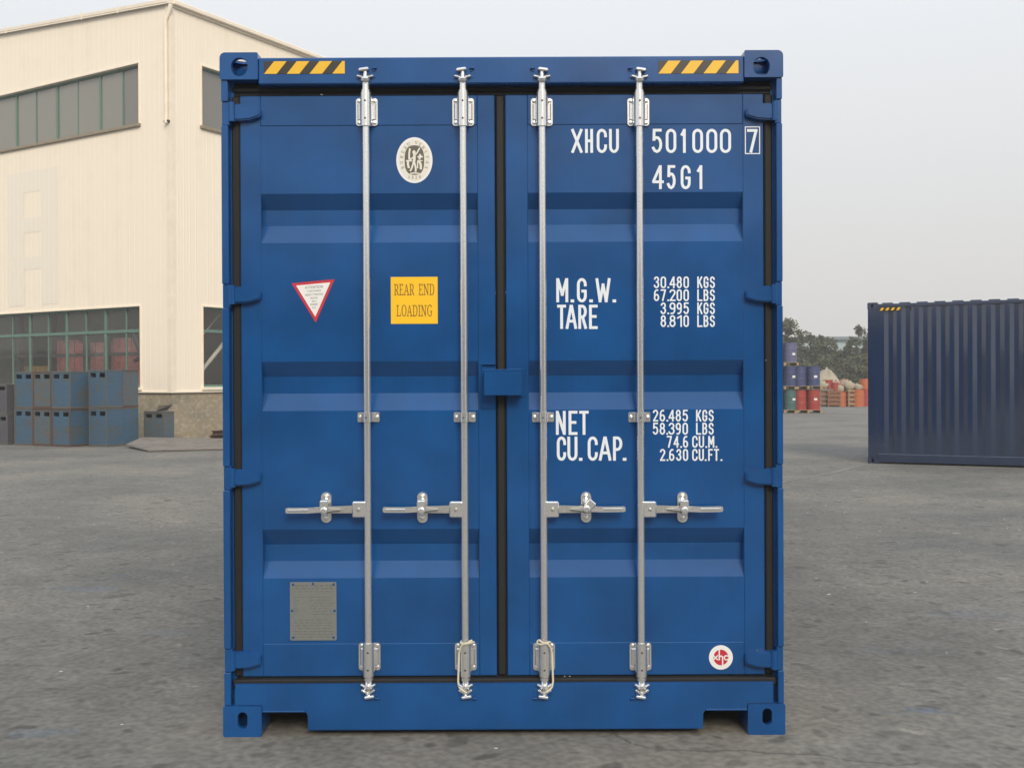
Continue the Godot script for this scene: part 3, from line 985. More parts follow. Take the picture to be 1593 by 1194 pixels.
func build_front_container() -> void:
	var t := thing("shipping_container", "bright blue freight container with closed galvanised locking bars and white stencilled weights", "shipping container", Vector3.ZERO, 0.0, "")
	var blue: Material = mats["blue_paint"]
	# corner castings
	var ctl0 := shot(342.5, 123, 0)
	var ctl1 := shot(400.5, 80.5, 0)
	var ctr0 := shot(1157.5, 121.5, 0)
	var ctr1 := shot(1216.0, 79.5, 0)
	var cbl1 := shot(405.5, 1099, 0)
	var cbr0 := shot(1164, 1142, 0)
	var xl := (ctl0.x + shot(344.5, 1148, 0).x) * 0.5
	var xr := (ctr1.x + shot(1224, 1142, 0).x) * 0.5
	var ytop := (ctl1.y + ctr1.y) * 0.5
	var ycb := (ctl0.y + ctr0.y) * 0.5
	var depth := 0.178
	casting(t, Vector3(xl, ycb, -depth), Vector3(ctl1.x, ytop, 0), true, true, Vector2(shot(372, 105, 0).x, shot(372, 104.5, 0).y), 0.036, 0.040, blue)
	casting(t, Vector3(ctr0.x, ycb, -depth), Vector3(xr, ytop, 0), true, false, Vector2(shot(1184, 104, 0).x, shot(1184, 103.5, 0).y), 0.036, 0.040, blue)
	casting(t, Vector3(xl, 0.0, -depth), Vector3(cbl1.x, cbl1.y, 0), false, true, Vector2(shot(376, 1122, 0).x, shot(376, 1121, 0).y), 0.021, 0.036, blue)
	casting(t, Vector3(cbr0.x, 0.0, -depth), Vector3(xr, cbl1.y, 0), false, false, Vector2(shot(1194, 1116, 0).x, shot(1194, 1115, 0).y), 0.021, 0.036, blue)
	var zend := -12.19
	for q in [[xl, true], [xr, false]]:
		for top in [true, false]:
			var g := Geo.new()
			var y0: float = ycb if top else 0.0
			var y1: float = ytop if top else cbl1.y
			var x0: float = q[0]
			g.span(Vector3(x0, y0, zend), Vector3(x0 + (0.165 if q[1] else -0.165), y1, zend + depth), 0.008)
			part("corner_casting", g, blue, t)
	# header, sill, posts
	var hy0 := shot(782, 130, -0.006).y
	var hy1 := shot(782, 88.5, -0.006).y
	var g := Geo.new()
	g.span(Vector3(ctl1.x, hy0, -0.14), Vector3(ctr0.x, hy1, -0.006), 0.005)
	g.span(Vector3(ctl1.x, hy1 - 0.004, -0.16), Vector3(ctr0.x, hy1 + 0.003, -0.03), 0.001)
	part("door_header", g, blue, t)
	var sy1 := shot(782, 1063, -0.006).y
	var sy0 := shot(782, 1135.5, -0.006).y
	var nl0 := cbl1.x
	var nl1 := shot(478, 1120, -0.006).x
	var nr0 := shot(1093.5, 1115, -0.006).x
	var nr1 := cbr0.x
	var ny := shot(450, 1108.5, -0.006).y
	var sill := PackedVector2Array([Vector2(xl + 0.05, cbl1.y + 0.0005), Vector2(nl0, cbl1.y + 0.0005), Vector2(nl0 + 0.001, ny), Vector2(nl1 - 0.012, ny), Vector2(nl1 - 0.003, ny - 0.012), Vector2(nl1, sy0), Vector2(nr0, sy0), Vector2(nr0 + 0.003, ny - 0.012), Vector2(nr0 + 0.012, ny), Vector2(nr1 - 0.001, ny), Vector2(nr1, cbl1.y + 0.0005), Vector2(xr - 0.05, cbl1.y + 0.0005), Vector2(xr - 0.05, sy1), Vector2(xl + 0.05, sy1)])
	g = Geo.new()
	g.prism(sill, -0.13, -0.010)
	var inset := Geometry2D.offset_polygon(sill, -0.004)
	g.prism(inset[0], -0.010, -0.006)
	g.span(Vector3(nl0 + 0.002, ny + 0.001, -0.009), Vector3(nl1 - 0.012, ny + 0.008, -0.001), 0.002)
	g.span(Vector3(nr0 + 0.012, ny + 0.001, -0.009), Vector3(nr1 - 0.002, ny + 0.008, -0.001), 0.002)
	part("door_sill", g, blue, t)
	# posts: outer flange in sections between the hinge lugs, and the web behind
	var hys := [174.0, 458.0, 742.5, 1027.5]
	for s in [-1.0, 1.0]:
		g = Geo.new()
		var xo: float = xl if s < 0 else xr
		var xi: float = (shot(356.0, 600, -0.01).x) if s < 0 else (shot(1209.0, 600, -0.01).x)
		var ys := [cbl1.y]
		for k in [3, 2, 1, 0]:
			ys.append(shot(782, hys[k] + 18.5, 0).y)
			ys.append(shot(782, hys[k] - 18.5, 0).y)
		ys.append(ycb)
		for k in ys.size() - 1:
			var lug := k % 2 == 1
			g.span(Vector3(xo - s * (0.003 if not lug else 0.0045), ys[k] + 0.0002, -0.06), Vector3(xi + (s * -0.004 if lug else 0.0), ys[k + 1] - 0.0002, -0.008 if not lug else -0.014), 0.003)
		g.span(Vector3(xo - s * 0.005, cbl1.y, -0.16), Vector3(xi - s * 0.014, ycb, -0.0595), 0.0)
		part("corner_post", g, blue, t)
	# rubber seals round both doors
	var gx := [shot(361.5, 600, ZF).x, shot(374.5, 600, ZF).x, shot(770.8, 600, ZF).x, shot(787.2, 600, ZF).x, shot(1188.6, 600, ZF).x, shot(1203.5, 600, ZF).x]
	var dy0 := shot(782, 1051, ZF).y
	var dy1 := shot(782, 148, ZF).y
	var gtop := shot(782, 128, ZF).y
	var gbot := shot(782, 1066, ZF).y
	var bars := [[gx[0], dy0, gx[1] - 0.001, dy1, true], [gx[2] + 0.001, dy0, gx[3] - 0.001, dy1, true], [gx[4] + 0.001, dy0, gx[5], dy1, true], [gx[0] - 0.02, dy1 + 0.001, gx[5] + 0.02, gtop, false], [gx[0] - 0.02, gbot, gx[5] + 0.02, dy0 - 0.001, false]]
	for b in bars:
		g = Geo.new()
		g.span(Vector3(b[0], b[1], ZF - 0.05), Vector3(b[2], b[3], ZF - 0.012), 0.003)
		if b[4]:
			var xm: float = (b[0] + b[2]) * 0.5 + 0.0
			g.span(Vector3(xm - 0.018, b[1] + 0.001, ZF - 0.013), Vector3(xm + 0.018, b[3] - 0.001, ZF + 0.001), 0.006)
		else:
			var ym: float = (b[1] + b[3]) * 0.5
			g.span(Vector3(b[0] + 0.02, ym - (0.013 if ym > 1.0 else 0.016), ZF - 0.013), Vector3(b[2] - 0.02, ym + (0.012 if ym > 1.0 else 0.017), ZF + (0.0005 if ym > 1.0 else 0.034)), 0.006)
		part("door_seal", g, mats["rubber"], t)
	for p in [[458, 1061, 0.016], [466, 1057, 0.008], [1157, 1061.5, 0.022], [1144, 1062.5, 0.006], [500, 147.5, 0.010], [878, 1052, 0.006], [886, 1052, 0.006], [358, 851, 0.006], [1191, 560, 0.004]]:
		g = Geo.new()
		var c := shot(p[0], p[1], ZF + 0.002)
		g.box(c, Vector3(p[2], 0.004, 0.003), 0.001, Transform3D())
		part("sealant_smear", g, mats["sealant"], t)
	# walls, roof, floor
	var ysill := 0.14
	var yrail := ytop - 0.06
	part("side_wall", corrugated(Vector3(xl + 0.012, ysill, -0.17), Vector3(xl + 0.012, ysill, zend + 0.17), yrail - ysill, Vector3(-1, 0, 0), 0.278, 0.036), blue, t)
	part("side_wall", corrugated(Vector3(xr - 0.012, ysill, -0.17), Vector3(xr - 0.012, ysill, zend + 0.17), yrail - ysill, Vector3(1, 0, 0), 0.278, 0.036), blue, t)
	part("end_wall", corrugated(Vector3(xl + 0.1, ysill, zend + 0.01), Vector3(xr - 0.1, ysill, zend + 0.01), yrail - ysill, Vector3(0, 0, -1), 0.25, 0.046), blue, t)
	for s in [-1.0, 1.0]:
		var xo: float = xl if s < 0 else xr
		g = Geo.new()
		g.span(Vector3(xo - s * 0.006, yrail - 0.001, -0.178), Vector3(xo - s * 0.066, ytop - 0.02, zend + 0.178), 0.004)
		part("top_rail", g, blue, t)
		g = Geo.new()
		g.span(Vector3(xo - s * 0.006, 0.03, -0.178), Vector3(xo - s * 0.056, 0.17, zend + 0.178), 0.004)
		part("bottom_rail", g, blue, t)
		g = Geo.new()
		g.span(Vector3(xo - s * 0.006, cbl1.y, zend + 0.01), Vector3(xo - s * 0.14, ycb, zend + 0.16), 0.004)
		part("corner_post", g, blue, t)
	g = Geo.new()
	g.span(Vector3(xl + 0.06, ytop - 0.04, -0.15), Vector3(xr - 0.06, ytop - 0.025, zend + 0.15), 0.0)
	part("roof", g, blue, t)
	g = Geo.new()
	g.span(Vector3(xl + 0.05, 0.145, -0.12), Vector3(xr - 0.05, 0.18, zend + 0.15), 0.0)
	for k in 38:
		g.span(Vector3(xl + 0.055, 0.035, -0.45 - k * 0.3), Vector3(xr - 0.055, 0.146, -0.50 - k * 0.3), 0.0)
	part("floor_frame", g, blue, t)
	# doors and what is on them
	var d1 := door(t, "left hand door with round emblem, triangle and yellow sticker", 374.5, 406.5, 743.5, 770.8)
	var d2 := door(t, "right hand door with stencilled numbers and weights", 787.2, 822.0, 1156.5, 1188.6)
	for k in 4:
		hinge(d1, 358.5, 404.0, hys[k] + 0.5, 1.0)
		hinge(d2, 1206.5, 1160.5, hys[k] - 1.0, -1.0)
	locking_bar(t, 570.5, -1.0, 0.012, false)
	locking_bar(t, 721.5, -1.0, 0.0, false)
	locking_bar(t, 844.5, 1.0, 0.0, true)
	locking_bar(t, 995.8, 1.0, 0.0, false)
	# lock box bridging the doors
	g = Geo.new()
	var b0 := shot(752.5, 615.0, 0.03)
	var b1 := shot(811.5, 574.0, 0.03)
	g.span(Vector3(b0.x, b1.y - 0.006, ZF - 0.002), Vector3(b1.x, b1.y, 0.03), 0.002)
	g.span(Vector3(b0.x, b0.y, 0.024), Vector3(b1.x, b1.y - 0.0065, 0.03), 0.002)
	g.span(Vector3(b1.x - 0.006, b0.y, ZF - 0.002), Vector3(b1.x, b1.y - 0.0065, 0.0235), 0.002)
	g.span(Vector3(shot(790, 600, ZF).x, b0.y - 0.010, ZF - 0.001), Vector3(shot(817, 600, ZF).x, b1.y + 0.004, ZF + 0.005), 0.002)
	part("lock_box", g, blue, t, "open bottomed steel lock cover bridging the two doors")
	g = Geo.new()
	var k0 := shot(748.5, 635, ZF)
	var k1 := shot(771.5, 565, ZF)
	g.span(Vector3(k0.x, k0.y, ZF - 0.001), Vector3(k1.x - 0.002, k1.y, ZF + 0.006), 0.002)
	g.span(Vector3(k0.x + 0.004, k1.y - 0.006, ZF + 0.005), Vector3(k1.x - 0.002, k1.y, ZF + 0.022), 0.002)
	part("lock_plate", g, blue, t)
	hazard_mark(t, 410.5, 536.0, 95.5, 115.5, -0.0045)
	hazard_mark(t, 1023.5, 1148.0, 94.5, 115.0, -0.0045)
	build_print(d1, d2)

func build_print(d1: Node, d2: Node) -> void:
	var z := ZP + 0.0012
	var k := 4.425
	letter_line(d2, scaled_line("XHCU", [[125, 202], [220, 274], [300, 370], [385, 452]], k, 860), 200.6, 238.2, 4.3, z, "white_print", "owner_code")
	letter_line(d2, scaled_line("501000", [[680, 750], [775, 847], [876, 912], [958, 1031], [1054, 1129], [1148, 1224]], k, 860), 200.6, 238.2, 4.3, z, "white_print", "serial_number")
	letter_line(d2, scaled_line("45G1", [[682, 762], [783, 843], [878, 946], [988, 1026]], k, 860), 257.0, 294.4, 4.3, z, "white_print", "type_code")
	letter_line(d2, scaled_line("7", [[1333, 1407]], k, 860), 201.0, 238.0, 4.3, ZF + 0.0012, "white_print", "check_digit")
	var g := Geo.new()
	var a := shot(1158.2, 240.0, ZF)
	var b := shot(1181.6, 197.0, ZF)
	var zb := ZF + 0.0012
	var w := 0.0042
	g.quad(Vector3(a.x, a.y, zb), Vector3(b.x, a.y, zb), Vector3(b.x - w, a.y + w, zb), Vector3(a.x + w, a.y + w, zb), Vector3.BACK)
	g.quad(Vector3(b.x, a.y, zb), Vector3(b.x, b.y, zb), Vector3(b.x - w, b.y - w, zb), Vector3(b.x - w, a.y + w, zb), Vector3.BACK)
	g.quad(Vector3(b.x, b.y, zb), Vector3(a.x, b.y, zb), Vector3(a.x + w, b.y - w, zb), Vector3(b.x - w, b.y - w, zb), Vector3.BACK)
	g.quad(Vector3(a.x, b.y, zb), Vector3(a.x, a.y, zb), Vector3(a.x + w, a.y + w, zb), Vector3(a.x + w, b.y - w, zb), Vector3.BACK)
	part("check_digit_box", g, mats["white_print"], d2)
	k = 5.689
	var big := 4.4
	letter_line(d2, scaled_line("M.G.W.", [[85, 190], [212, 242], [268, 354], [377, 408], [433, 565], [583, 614]], k, 850), 432.3, 470.2, big, z, "white_print", "weight_heading")
	letter_line(d2, scaled_line("TARE", [[92, 172], [168, 268], [280, 356], [375, 452]], k, 850), 473.8, 511.6, big, z, "white_print", "weight_heading")
	letter_line(d2, scaled_line("NET", [[82, 168], [194, 273], [288, 373]], k, 850), 638.6, 676.2, big, z, "white_print", "weight_heading")
	letter_line(d2, scaled_line("CU.", [[90, 172], [184, 272], [286, 316]], k, 850), 678.6, 716.4, big, z, "white_print", "weight_heading")
	letter_line(d2, scaled_line("CAP.", [[364, 452], [462, 572], [588, 670], [674, 706]], k, 850), 678.6, 716.4, big, z, "white_print", "weight_heading")
	var s := 2.4
	var d := [[948, 996], [1008, 1057], [1068, 1084], [1087, 1141], [1150, 1197], [1211, 1259]]
	var u := [[1333, 1379], [1389, 1432], [1444, 1489]]
	var e := []
	for q in d:
		e.append([q[0] - 8, q[1] - 8])
	var uu := []
	for q in u:
		uu.append([q[0] - 10, q[1] - 10])
	var rows := [
		["30.480KGS", d + u, 429.8, 448.2], ["67.200LBS", d + u, 449.8, 468.2],
		["3.995KGS", [d[1]] + d.slice(2) + u, 470.2, 488.6], ["8.810LBS", [d[1]] + d.slice(2) + u, 490.0, 508.4],
		["26.485KGS", e + uu, 637.0, 655.4], ["58.390LBS", e + uu, 657.2, 675.8],
		["74.6CU.M.", [[1063, 1110], [1124, 1172], [1183, 1199], [1207, 1253], [1289, 1337], [1347, 1394], [1406, 1421], [1431, 1484], [1496, 1511]], 677.6, 696.2],
		["2.630CU.FT.", [[1003, 1051], [1063, 1078], [1084, 1131], [1147, 1193], [1207, 1253], [1289, 1337], [1347, 1392], [1401, 1416], [1431, 1471], [1481, 1527], [1540, 1556]], 698.0, 716.6]]
	for r in rows:
		var cut := 0
		while r[0][cut] in "0123456789.":
			cut += 1
		letter_line(d2, scaled_line(r[0].substr(0, cut), r[1].slice(0, cut), k, 850), r[2], r[3], s, z, "white_print", "weight_figures")
		letter_line(d2, scaled_line(r[0].substr(cut), r[1].slice(cut), k, 850), r[2], r[3], s, z, "white_print", "weight_unit")
	# round emblem with the standing figure
	var zs := ZP + 0.001
	var c := shot(644.2, 249.3, zs)
	var px := (EYE.z - zs) / FOCAL
	g = Geo.new()
	g.prism(ellipse_poly(Vector2(c.x, c.y), 28.2 * px, 35.6 * px, 40), zs - 0.001, zs, Transform3D(), true)
	var em := part("oval_emblem", g, mats["sticker_white"], d1, "oval certification emblem with a standing figure")
	g = Geo.new()
	g.prism(ellipse_poly(Vector2(c.x, c.y), 24.6 * px, 31.8 * px, 40), zs, zs + 0.0004)
	part("emblem_ring", g, mats["emblem_cream"], em)
	g = Geo.new()
	var field := PackedVector2Array()
	for i in 36:
		var an := TAU * i / 36
		field.append(Vector2(c.x + signf(cos(an)) * pow(absf(cos(an)), 0.8) * 15.2 * px, c.y + signf(sin(an)) * pow(absf(sin(an)), 0.72) * 23.0 * px))
	g.prism(field, zs + 0.0004, zs + 0.0008)
	part("emblem_field", g, mats["emblem_grey"], em)
	g = Geo.new()
	var zg := zs + 0.0011
	for st in [[[0, 9], [0, 2], [-1, -4], 4.2], [[-1, -3], [-4, -12], [-6, -16], 2.6], [[0, -4], [2, -11], [2, -17], 2.8], [[0, 6], [-6, 1], [-8, 4], 2.0], [[-8, 2], [-8, 10], [-7, 17], 2.8], [[0, 7], [4, 11], [8, 18], 2.2],
			[[-12, -1], [-9, -1], [-5, -1], 2.2], [[-10, -3], [-10, -7], [-9, -11], 3.4], [[5, -1], [8, -1], [12, -1], 1.6], [[5, -3], [5, -8], [5, -12], 2.0], [[8, -3], [10, -7], [10, -13], 3.6], [[6, 5], [9, 6], [12, 5], 2.6], [[8, 2], [9, 4], [9, 8], 3.0], [[-6, -21], [0, -20], [7, -21], 2.0]]:
		var pts := []
		for q in 3:
			pts.append(Vector2(c.x + st[q][0] * px, c.y + st[q][1] * px))
		ribbon(g, pts, st[3] * px, zg)
		zg += 0.0001
	g.prism(ellipse_poly(Vector2(c.x - 0.5 * px, c.y + 12.0 * px), 2.6 * px, 3.2 * px, 10), zs + 0.0008, zg + 0.0001)
	part("emblem_figure", g, mats["emblem_cream"], em)
	var ring := []
	var word := "BUREAU VERITAS"
	for i in word.length():
		if word[i] == " ":
			continue
		var an := deg_to_rad(205.0 - 230.0 * i / (word.length() - 1))
		ring.append(serif_text(word[i], 6.4 * px, Vector3(c.x + cos(an) * 20.0 * px, c.y + sin(an) * 27.2 * px, zs + 0.0007), 1.0, 0.0, true, an - PI / 2))
	for i in 4:
		ring.append(serif_text("1828"[i], 6.0 * px, Vector3(c.x + (i - 1.5) * 5.6 * px, c.y - (27.4 - absf(i - 1.5) * 0.7) * px, zs + 0.0007), 1.0))
	part("emblem_words", joined(ring), mats["emblem_grey"], em)
	# warning triangle
	var tri := PackedVector2Array()
	for q in [[453.0, 440.5], [520.0, 434.2], [490.5, 501.5]]:
		var p := shot(q[0], q[1], zs)
		tri.append(Vector2(p.x, p.y))
	g = Geo.new()
	g.prism(tri, zs - 0.001, zs)
	var tg := part("warning_triangle", g, mats["sticker_red"], d1, "red bordered white triangle sticker")
	var inner := Geometry2D.offset_polygon(tri, -4.2 * px)
	g = Geo.new()
	g.prism(inner[0], zs, zs + 0.0004)
	part("triangle_face", g, mats["sticker_white"], tg)
	var wr := []
	for l in [["ATTENTION", 446.5, 5.4, 1.0], ["CONTAINER", 452.4, 3.6, 1.1], ["INSECT TREATED", 458.0, 4.0, 0.95], ["WOOD", 463.4, 3.8, 1.0], ["IM 3", 468.4, 3.6, 1.0], ["PERMIT", 473.4, 3.8, 0.95], ["2010", 478.4, 3.0, 1.0]]:
		var p := shot(488.0, l[1], zs + 0.0007)
		wr.append(serif_text(l[0], l[2] * px, p, l[3], 0.0, false, 0.06))
	part("triangle_words", joined(wr), mats["emblem_grey"], tg)
	# yellow notice
	g = Geo.new()
	var y0 := shot(607.6, 503.6, zs)
	var y1 := shot(680.2, 430.4, zs)
	g.prism(PackedVector2Array([Vector2(y0.x, y0.y), Vector2(y1.x, y0.y), Vector2(y1.x, y1.y), Vector2(y0.x, y1.y)]), zs - 0.001, zs)
	var ye := part("yellow_notice", g, mats["sticker_yellow"], d1, "square yellow sticker with two lines of capitals")
	var tw := [serif_text("REAR  END", 20.5 * px * 1.18, shot(644.0, 450.6, zs + 0.0006), 0.50), serif_text("LOADING", 20.5 * px * 1.18, shot(644.0, 483.4, zs + 0.0006), 0.50)]
	part("notice_words", joined(tw), mats["sticker_brown"], ye)
	# data plate
	g = Geo.new()
	var p0 := shot(450.5, 996.0, zs)
	var p1 := shot(522.5, 905.0, zs)
	g.prism(rounded_rect(p0.x, p0.y, p1.x, p1.y, [0.006, 0.006, 0.006, 0.006], 3), zs - 0.001, zs + 0.002)
	var pl := part("data_plate", g, mats["plate_metal"], d1, "grey riveted metal data plate")
	var lines := Geo.new()
	var rng := RandomNumberGenerator.new()
	rng.seed = 4
	var zl := zs + 0.0023
	for row in 19:
		var yy := lerpf(p1.y - 0.018, p0.y + 0.014, row / 18.0)
		if row == 3 or row == 11:
			continue
		var x := p0.x + 0.016
		while x < p1.x - 0.022:
			var wd := rng.randf_range(0.006, 0.024)
			if not ((row in [5, 6, 7, 8, 9, 10]) and x < p0.x + 0.085 and x > p0.x + 0.02):
				var hgt := 0.0042 if row < 2 else 0.0026
				lines.quad(Vector3(x, yy, zl), Vector3(minf(x + wd, p1.x - 0.014), yy, zl), Vector3(minf(x + wd, p1.x - 0.014), yy + hgt, zl), Vector3(x, yy + hgt, zl), Vector3.BACK)
			x += wd + rng.randf_range(0.003, 0.009)
	part("plate_print", lines, mats["plate_print"], pl).set_meta("kind", "stuff")
	for q in [[455, 909], [486, 908], [518, 909], [453.5, 950], [519.5, 950], [455, 991.5], [518, 991.5]]:
		g = Geo.new()
		g.lathe([[0.0055, 0.0], [0.0045, 0.003], [0.0, 0.004]], 10, Transform3D(Basis(Vector3.RIGHT, PI / 2), shot(q[0], q[1], zs + 0.0018)))
		part("rivet", g, mats["blue_paint"], pl)
	# round maker's sticker
	c = shot(1121.5, 1022.5, ZF)
	var zr := ZF + 0.001
	g = Geo.new()
	g.prism(ellipse_poly(Vector2(c.x, c.y), 18.6 * px, 19.0 * px, 36), zr - 0.0012, zr, Transform3D(), true)
	var rs := part("round_sticker", g, mats["sticker_white"], d2, "round white sticker with a red disc")
	g = Geo.new()
	g.prism(ellipse_poly(Vector2(c.x, c.y), 11.6 * px, 12.2 * px, 30), zr, zr + 0.0004)
	part("red_disc", g, mats["sticker_red"], rs)
	g = Geo.new()
	var zx := zr + 0.0008
	for st in [[[-2.6, 13], [-2.6, 0], [-2.6, -3.5], 2.0], [[-2.6, 0.6], [0.2, 2.6], [2.6, 0.6], 1.8], [[2.6, 1], [2.6, -6], [2.6, -13], 2.0],
			[[-11.5, 3], [-8.5, -0.5], [-5.2, -3.5], 1.8], [[-11.5, -3.5], [-8.5, -0.5], [-5.2, 3], 1.8]]:
		var pts := []
		for q in 3:
			pts.append(Vector2(c.x + st[q][0] * px, c.y + st[q][1] * px))
		ribbon(g, pts, st[3] * px, zx)
		zx += 0.0002
	var cpts := []
	for q in arc(8.4, -0.4, 3.3, 3.3, 50, 310, 10):
		cpts.append(Vector2(c.x + q.x * px, c.y + q.y * px))
	ribbon(g, cpts, 1.9 * px, zx)
	part("sticker_letters", g, mats["sticker_white"], rs)

func build_ropes() -> void:
	# thin cord hitched round the lower end of the two inner bars
	var zr := -0.014
	for q in [[724.5, -1.0, "cream cord hanging beside the locking bar left of the door gap"], [847.5, 1.0, "cream cord hanging beside the locking bar right of the door gap"]]:
		var px: float = q[0]
		var s: float = q[1]
		var t := thing("cord", q[2], "cord", shot(px, 1030, zr), 0.0, "cords on the locking bars")
		var o := t.position
		var rel := func(dx: float, py: float, z: float) -> Vector3: return shot(px + dx, py, z) - o
		var P := [rel.call(-s * 9.0, 996.0, zr + 0.018), rel.call(-s * 3.0, 1000.0, zr + 0.029), rel.call(s * 4.0, 1001.5, zr + 0.028), rel.call(s * 8.5, 1007.0, zr + 0.020), rel.call(s * 11.0, 1016.0, zr + 0.012), rel.call(s * 11.5, 1030.0, zr + 0.014), rel.call(s * 12.0, 1046.0, zr + 0.016), rel.call(s * 12.5, 1060.0, zr + 0.018), rel.call(s * 11.0, 1069.0, zr + 0.020), rel.call(s * 6.0, 1074.0, zr + 0.026), rel.call(s * 1.0, 1077.0, zr + 0.034)]
		var cv := Curve3D.new()
		for i in P.size():
			var tg: Vector3 = (P[mini(i + 1, P.size() - 1)] - P[maxi(i - 1, 0)]) / 6.0
			cv.add_point(P[i], -tg, tg)
		var path := []
		for i in 41:
			path.append(cv.sample_baked(cv.get_baked_length() * i / 40.0))
		var g := Geo.new()
		g.tube(path, 0.0046, 0.0046, 8)
		part("strand", g, mats["rope"], t)
		g = Geo.new()
		var ring := []
		for i in 25:
			var a := TAU * i / 24.0
			ring.append(shot(px - s * 2.0, 999.0, zr) - o + Vector3(sin(a) * 0.0285, 0.004 * sin(a * 2.0), cos(a) * 0.0285))
		g.tube(ring, 0.0046, 0.0046, 8)
		part("hitch", g, mats["rope"], t)

# ------------------------------------------------------------------ dark container on the right
var dark_box: Node3D

func build_far_container() -> void:
	var a := on_ground(1350, 720.5)
	var b := on_ground(1593, 727.5)
	var d := (b - a).normalized()
	var t := thing("shipping_container", "dark navy corrugated freight container standing alone across the yard", "shipping container", a, atan2(-d.z, d.x))
	dark_box = t
	# local: +x along the visible side, +z towards the viewer
	var navy: Material = mats["navy_paint"]
	var L := 12.19
	var H := 2.905
	var W := 2.438
	part("side_wall", corrugated(Vector3(0.16, 0.17, -0.012), Vector3(L - 0.16, 0.17, -0.012), H - 0.25, Vector3(0, 0, 1), 0.292, 0.047, 0.05, 0.24), navy, t)
	part("side_wall", corrugated(Vector3(0.16, 0.17, -W + 0.012), Vector3(L - 0.16, 0.17, -W + 0.012), H - 0.25, Vector3(0, 0, -1), 0.292, 0.044, 0.05), navy, t)
	part("end_wall", corrugated(Vector3(0.012, 0.17, -0.12), Vector3(0.012, 0.17, -W + 0.12), H - 0.25, Vector3(-1, 0, 0), 0.25, 0.04), navy, t)
	part("end_wall", corrugated(Vector3(L - 0.012, 0.17, -0.12), Vector3(L - 0.012, 0.17, -W + 0.12), H - 0.25, Vector3(1, 0, 0), 0.25, 0.04), navy, t)
	for z in [0.0, -W + 0.06]:
		var g := Geo.new()
		g.span(Vector3(0.178, 0.03, z - 0.062), Vector3(L - 0.178, 0.178, z - 0.004), 0.006)
		part("bottom_rail", g, navy, t)
		g = Geo.new()
		g.span(Vector3(0.178, H - 0.09, z - 0.062), Vector3(L - 0.178, H - 0.03, z - 0.004), 0.006)
		part("top_rail", g, navy, t)
	# roof bows show as a scalloped edge
	var r := Geo.new()
	var x := 0.25
	r.span(Vector3(0.17, H - 0.04, -W + 0.05), Vector3(L - 0.17, H - 0.028, -0.05), 0.0)
	while x < L - 0.3:
		r.box(Vector3(x + 0.09, H - 0.018, -W * 0.5), Vector3(0.19, 0.024, W - 0.10), 0.011)
		x += 0.292
	part("roof", r, navy, t)
	for e in [0.0, L - 0.178]:
		for z in [0.0, -W + 0.162]:
			for y in [0.0, H - 0.118]:
				if z == 0.0:
					casting(t, Vector3(e, y, -0.162), Vector3(e + 0.178, y + 0.118, 0.0), y > 1.0, e == 0.0, Vector2(e + 0.09, y + 0.059), 0.027, 0.036, navy)
				else:
					var g := Geo.new()
					g.span(Vector3(e, y, z - 0.162), Vector3(e + 0.178, y + 0.118, z), 0.008)
					part("corner_casting", g, navy, t)
			var g2 := Geo.new()
			g2.span(Vector3(e + 0.006, 0.118, z - 0.15 if z == 0.0 else z - 0.156), Vector3(e + 0.17, H - 0.118, z - 0.006), 0.006)
			part("corner_post", g2, navy, t)
	# striped mark near the top corner
	var g := Geo.new()
	g.span(Vector3(0.20, H - 0.155, -0.012), Vector3(0.58, H - 0.095, 0.002), 0.0)
	var base := part("hazard_mark", g, mats["hazard_black"], t)
	for k in 4:
		var sx := 0.215 + k * 0.093
		g = Geo.new()
		g.prism(PackedVector2Array([Vector2(sx, H - 0.15), Vector2(sx + 0.045, H - 0.15), Vector2(sx + 0.075, H - 0.10), Vector2(sx + 0.03, H - 0.10)]), 0.002, 0.005)
		part("yellow_stripe", g, mats["hazard_yellow"], base)

# ------------------------------------------------------------------ the warehouse
# facade 0 runs along -z of the building (gable), facade 1 along +x (eaves); u along, n outwards
func fac(f: int, u: float, y: float, n: float) -> Vector3:
	return Vector3(-n, y, -u) if f == 0 else Vector3(u, y, n)

func facade_box(g: Geo, f: int, u0: float, u1: float, y0: float, y1: float, n0: float, n1: float, bev := 0.0) -> void:
	g.span(fac(f, u0, y0, n0), fac(f, u1, y1, n1), bev)

func cladding(f: int, u0: float, u1: float, y0: float, y1a: float, y1b: float, off := 0.0) -> Geo:
	var g := Geo.new()
	var out := fac(f, 0, 0, 1)
	var prof := [[u0, 0.0]]
	var u: float = ceil(u0 / 0.2 - 0.001) * 0.2
	while u + 0.05 <= u1 + 0.001:
		for q in [[0.0, 0.0], [0.012, 0.0035], [0.036, 0.0035], [0.048, 0.0]]:
			if u + q[0] > u0 and u + q[0] < u1:
				prof.append([u + q[0], q[1]])
		u += 0.2
	prof.append([u1, 0.0])
	for k in prof.size() - 1:
		var p: Array = prof[k]
		var q: Array = prof[k + 1]
		var ta := lerpf(y1a, y1b, (p[0] - u0) / (u1 - u0))
		var tb := lerpf(y1a, y1b, (q[0] - u0) / (u1 - u0))
		g.quad(fac(f, p[0], y0, p[1] + off), fac(f, q[0], y0, q[1] + off), fac(f, q[0], tb, q[1] + off), fac(f, p[0], ta, p[1] + off), out)
	return g

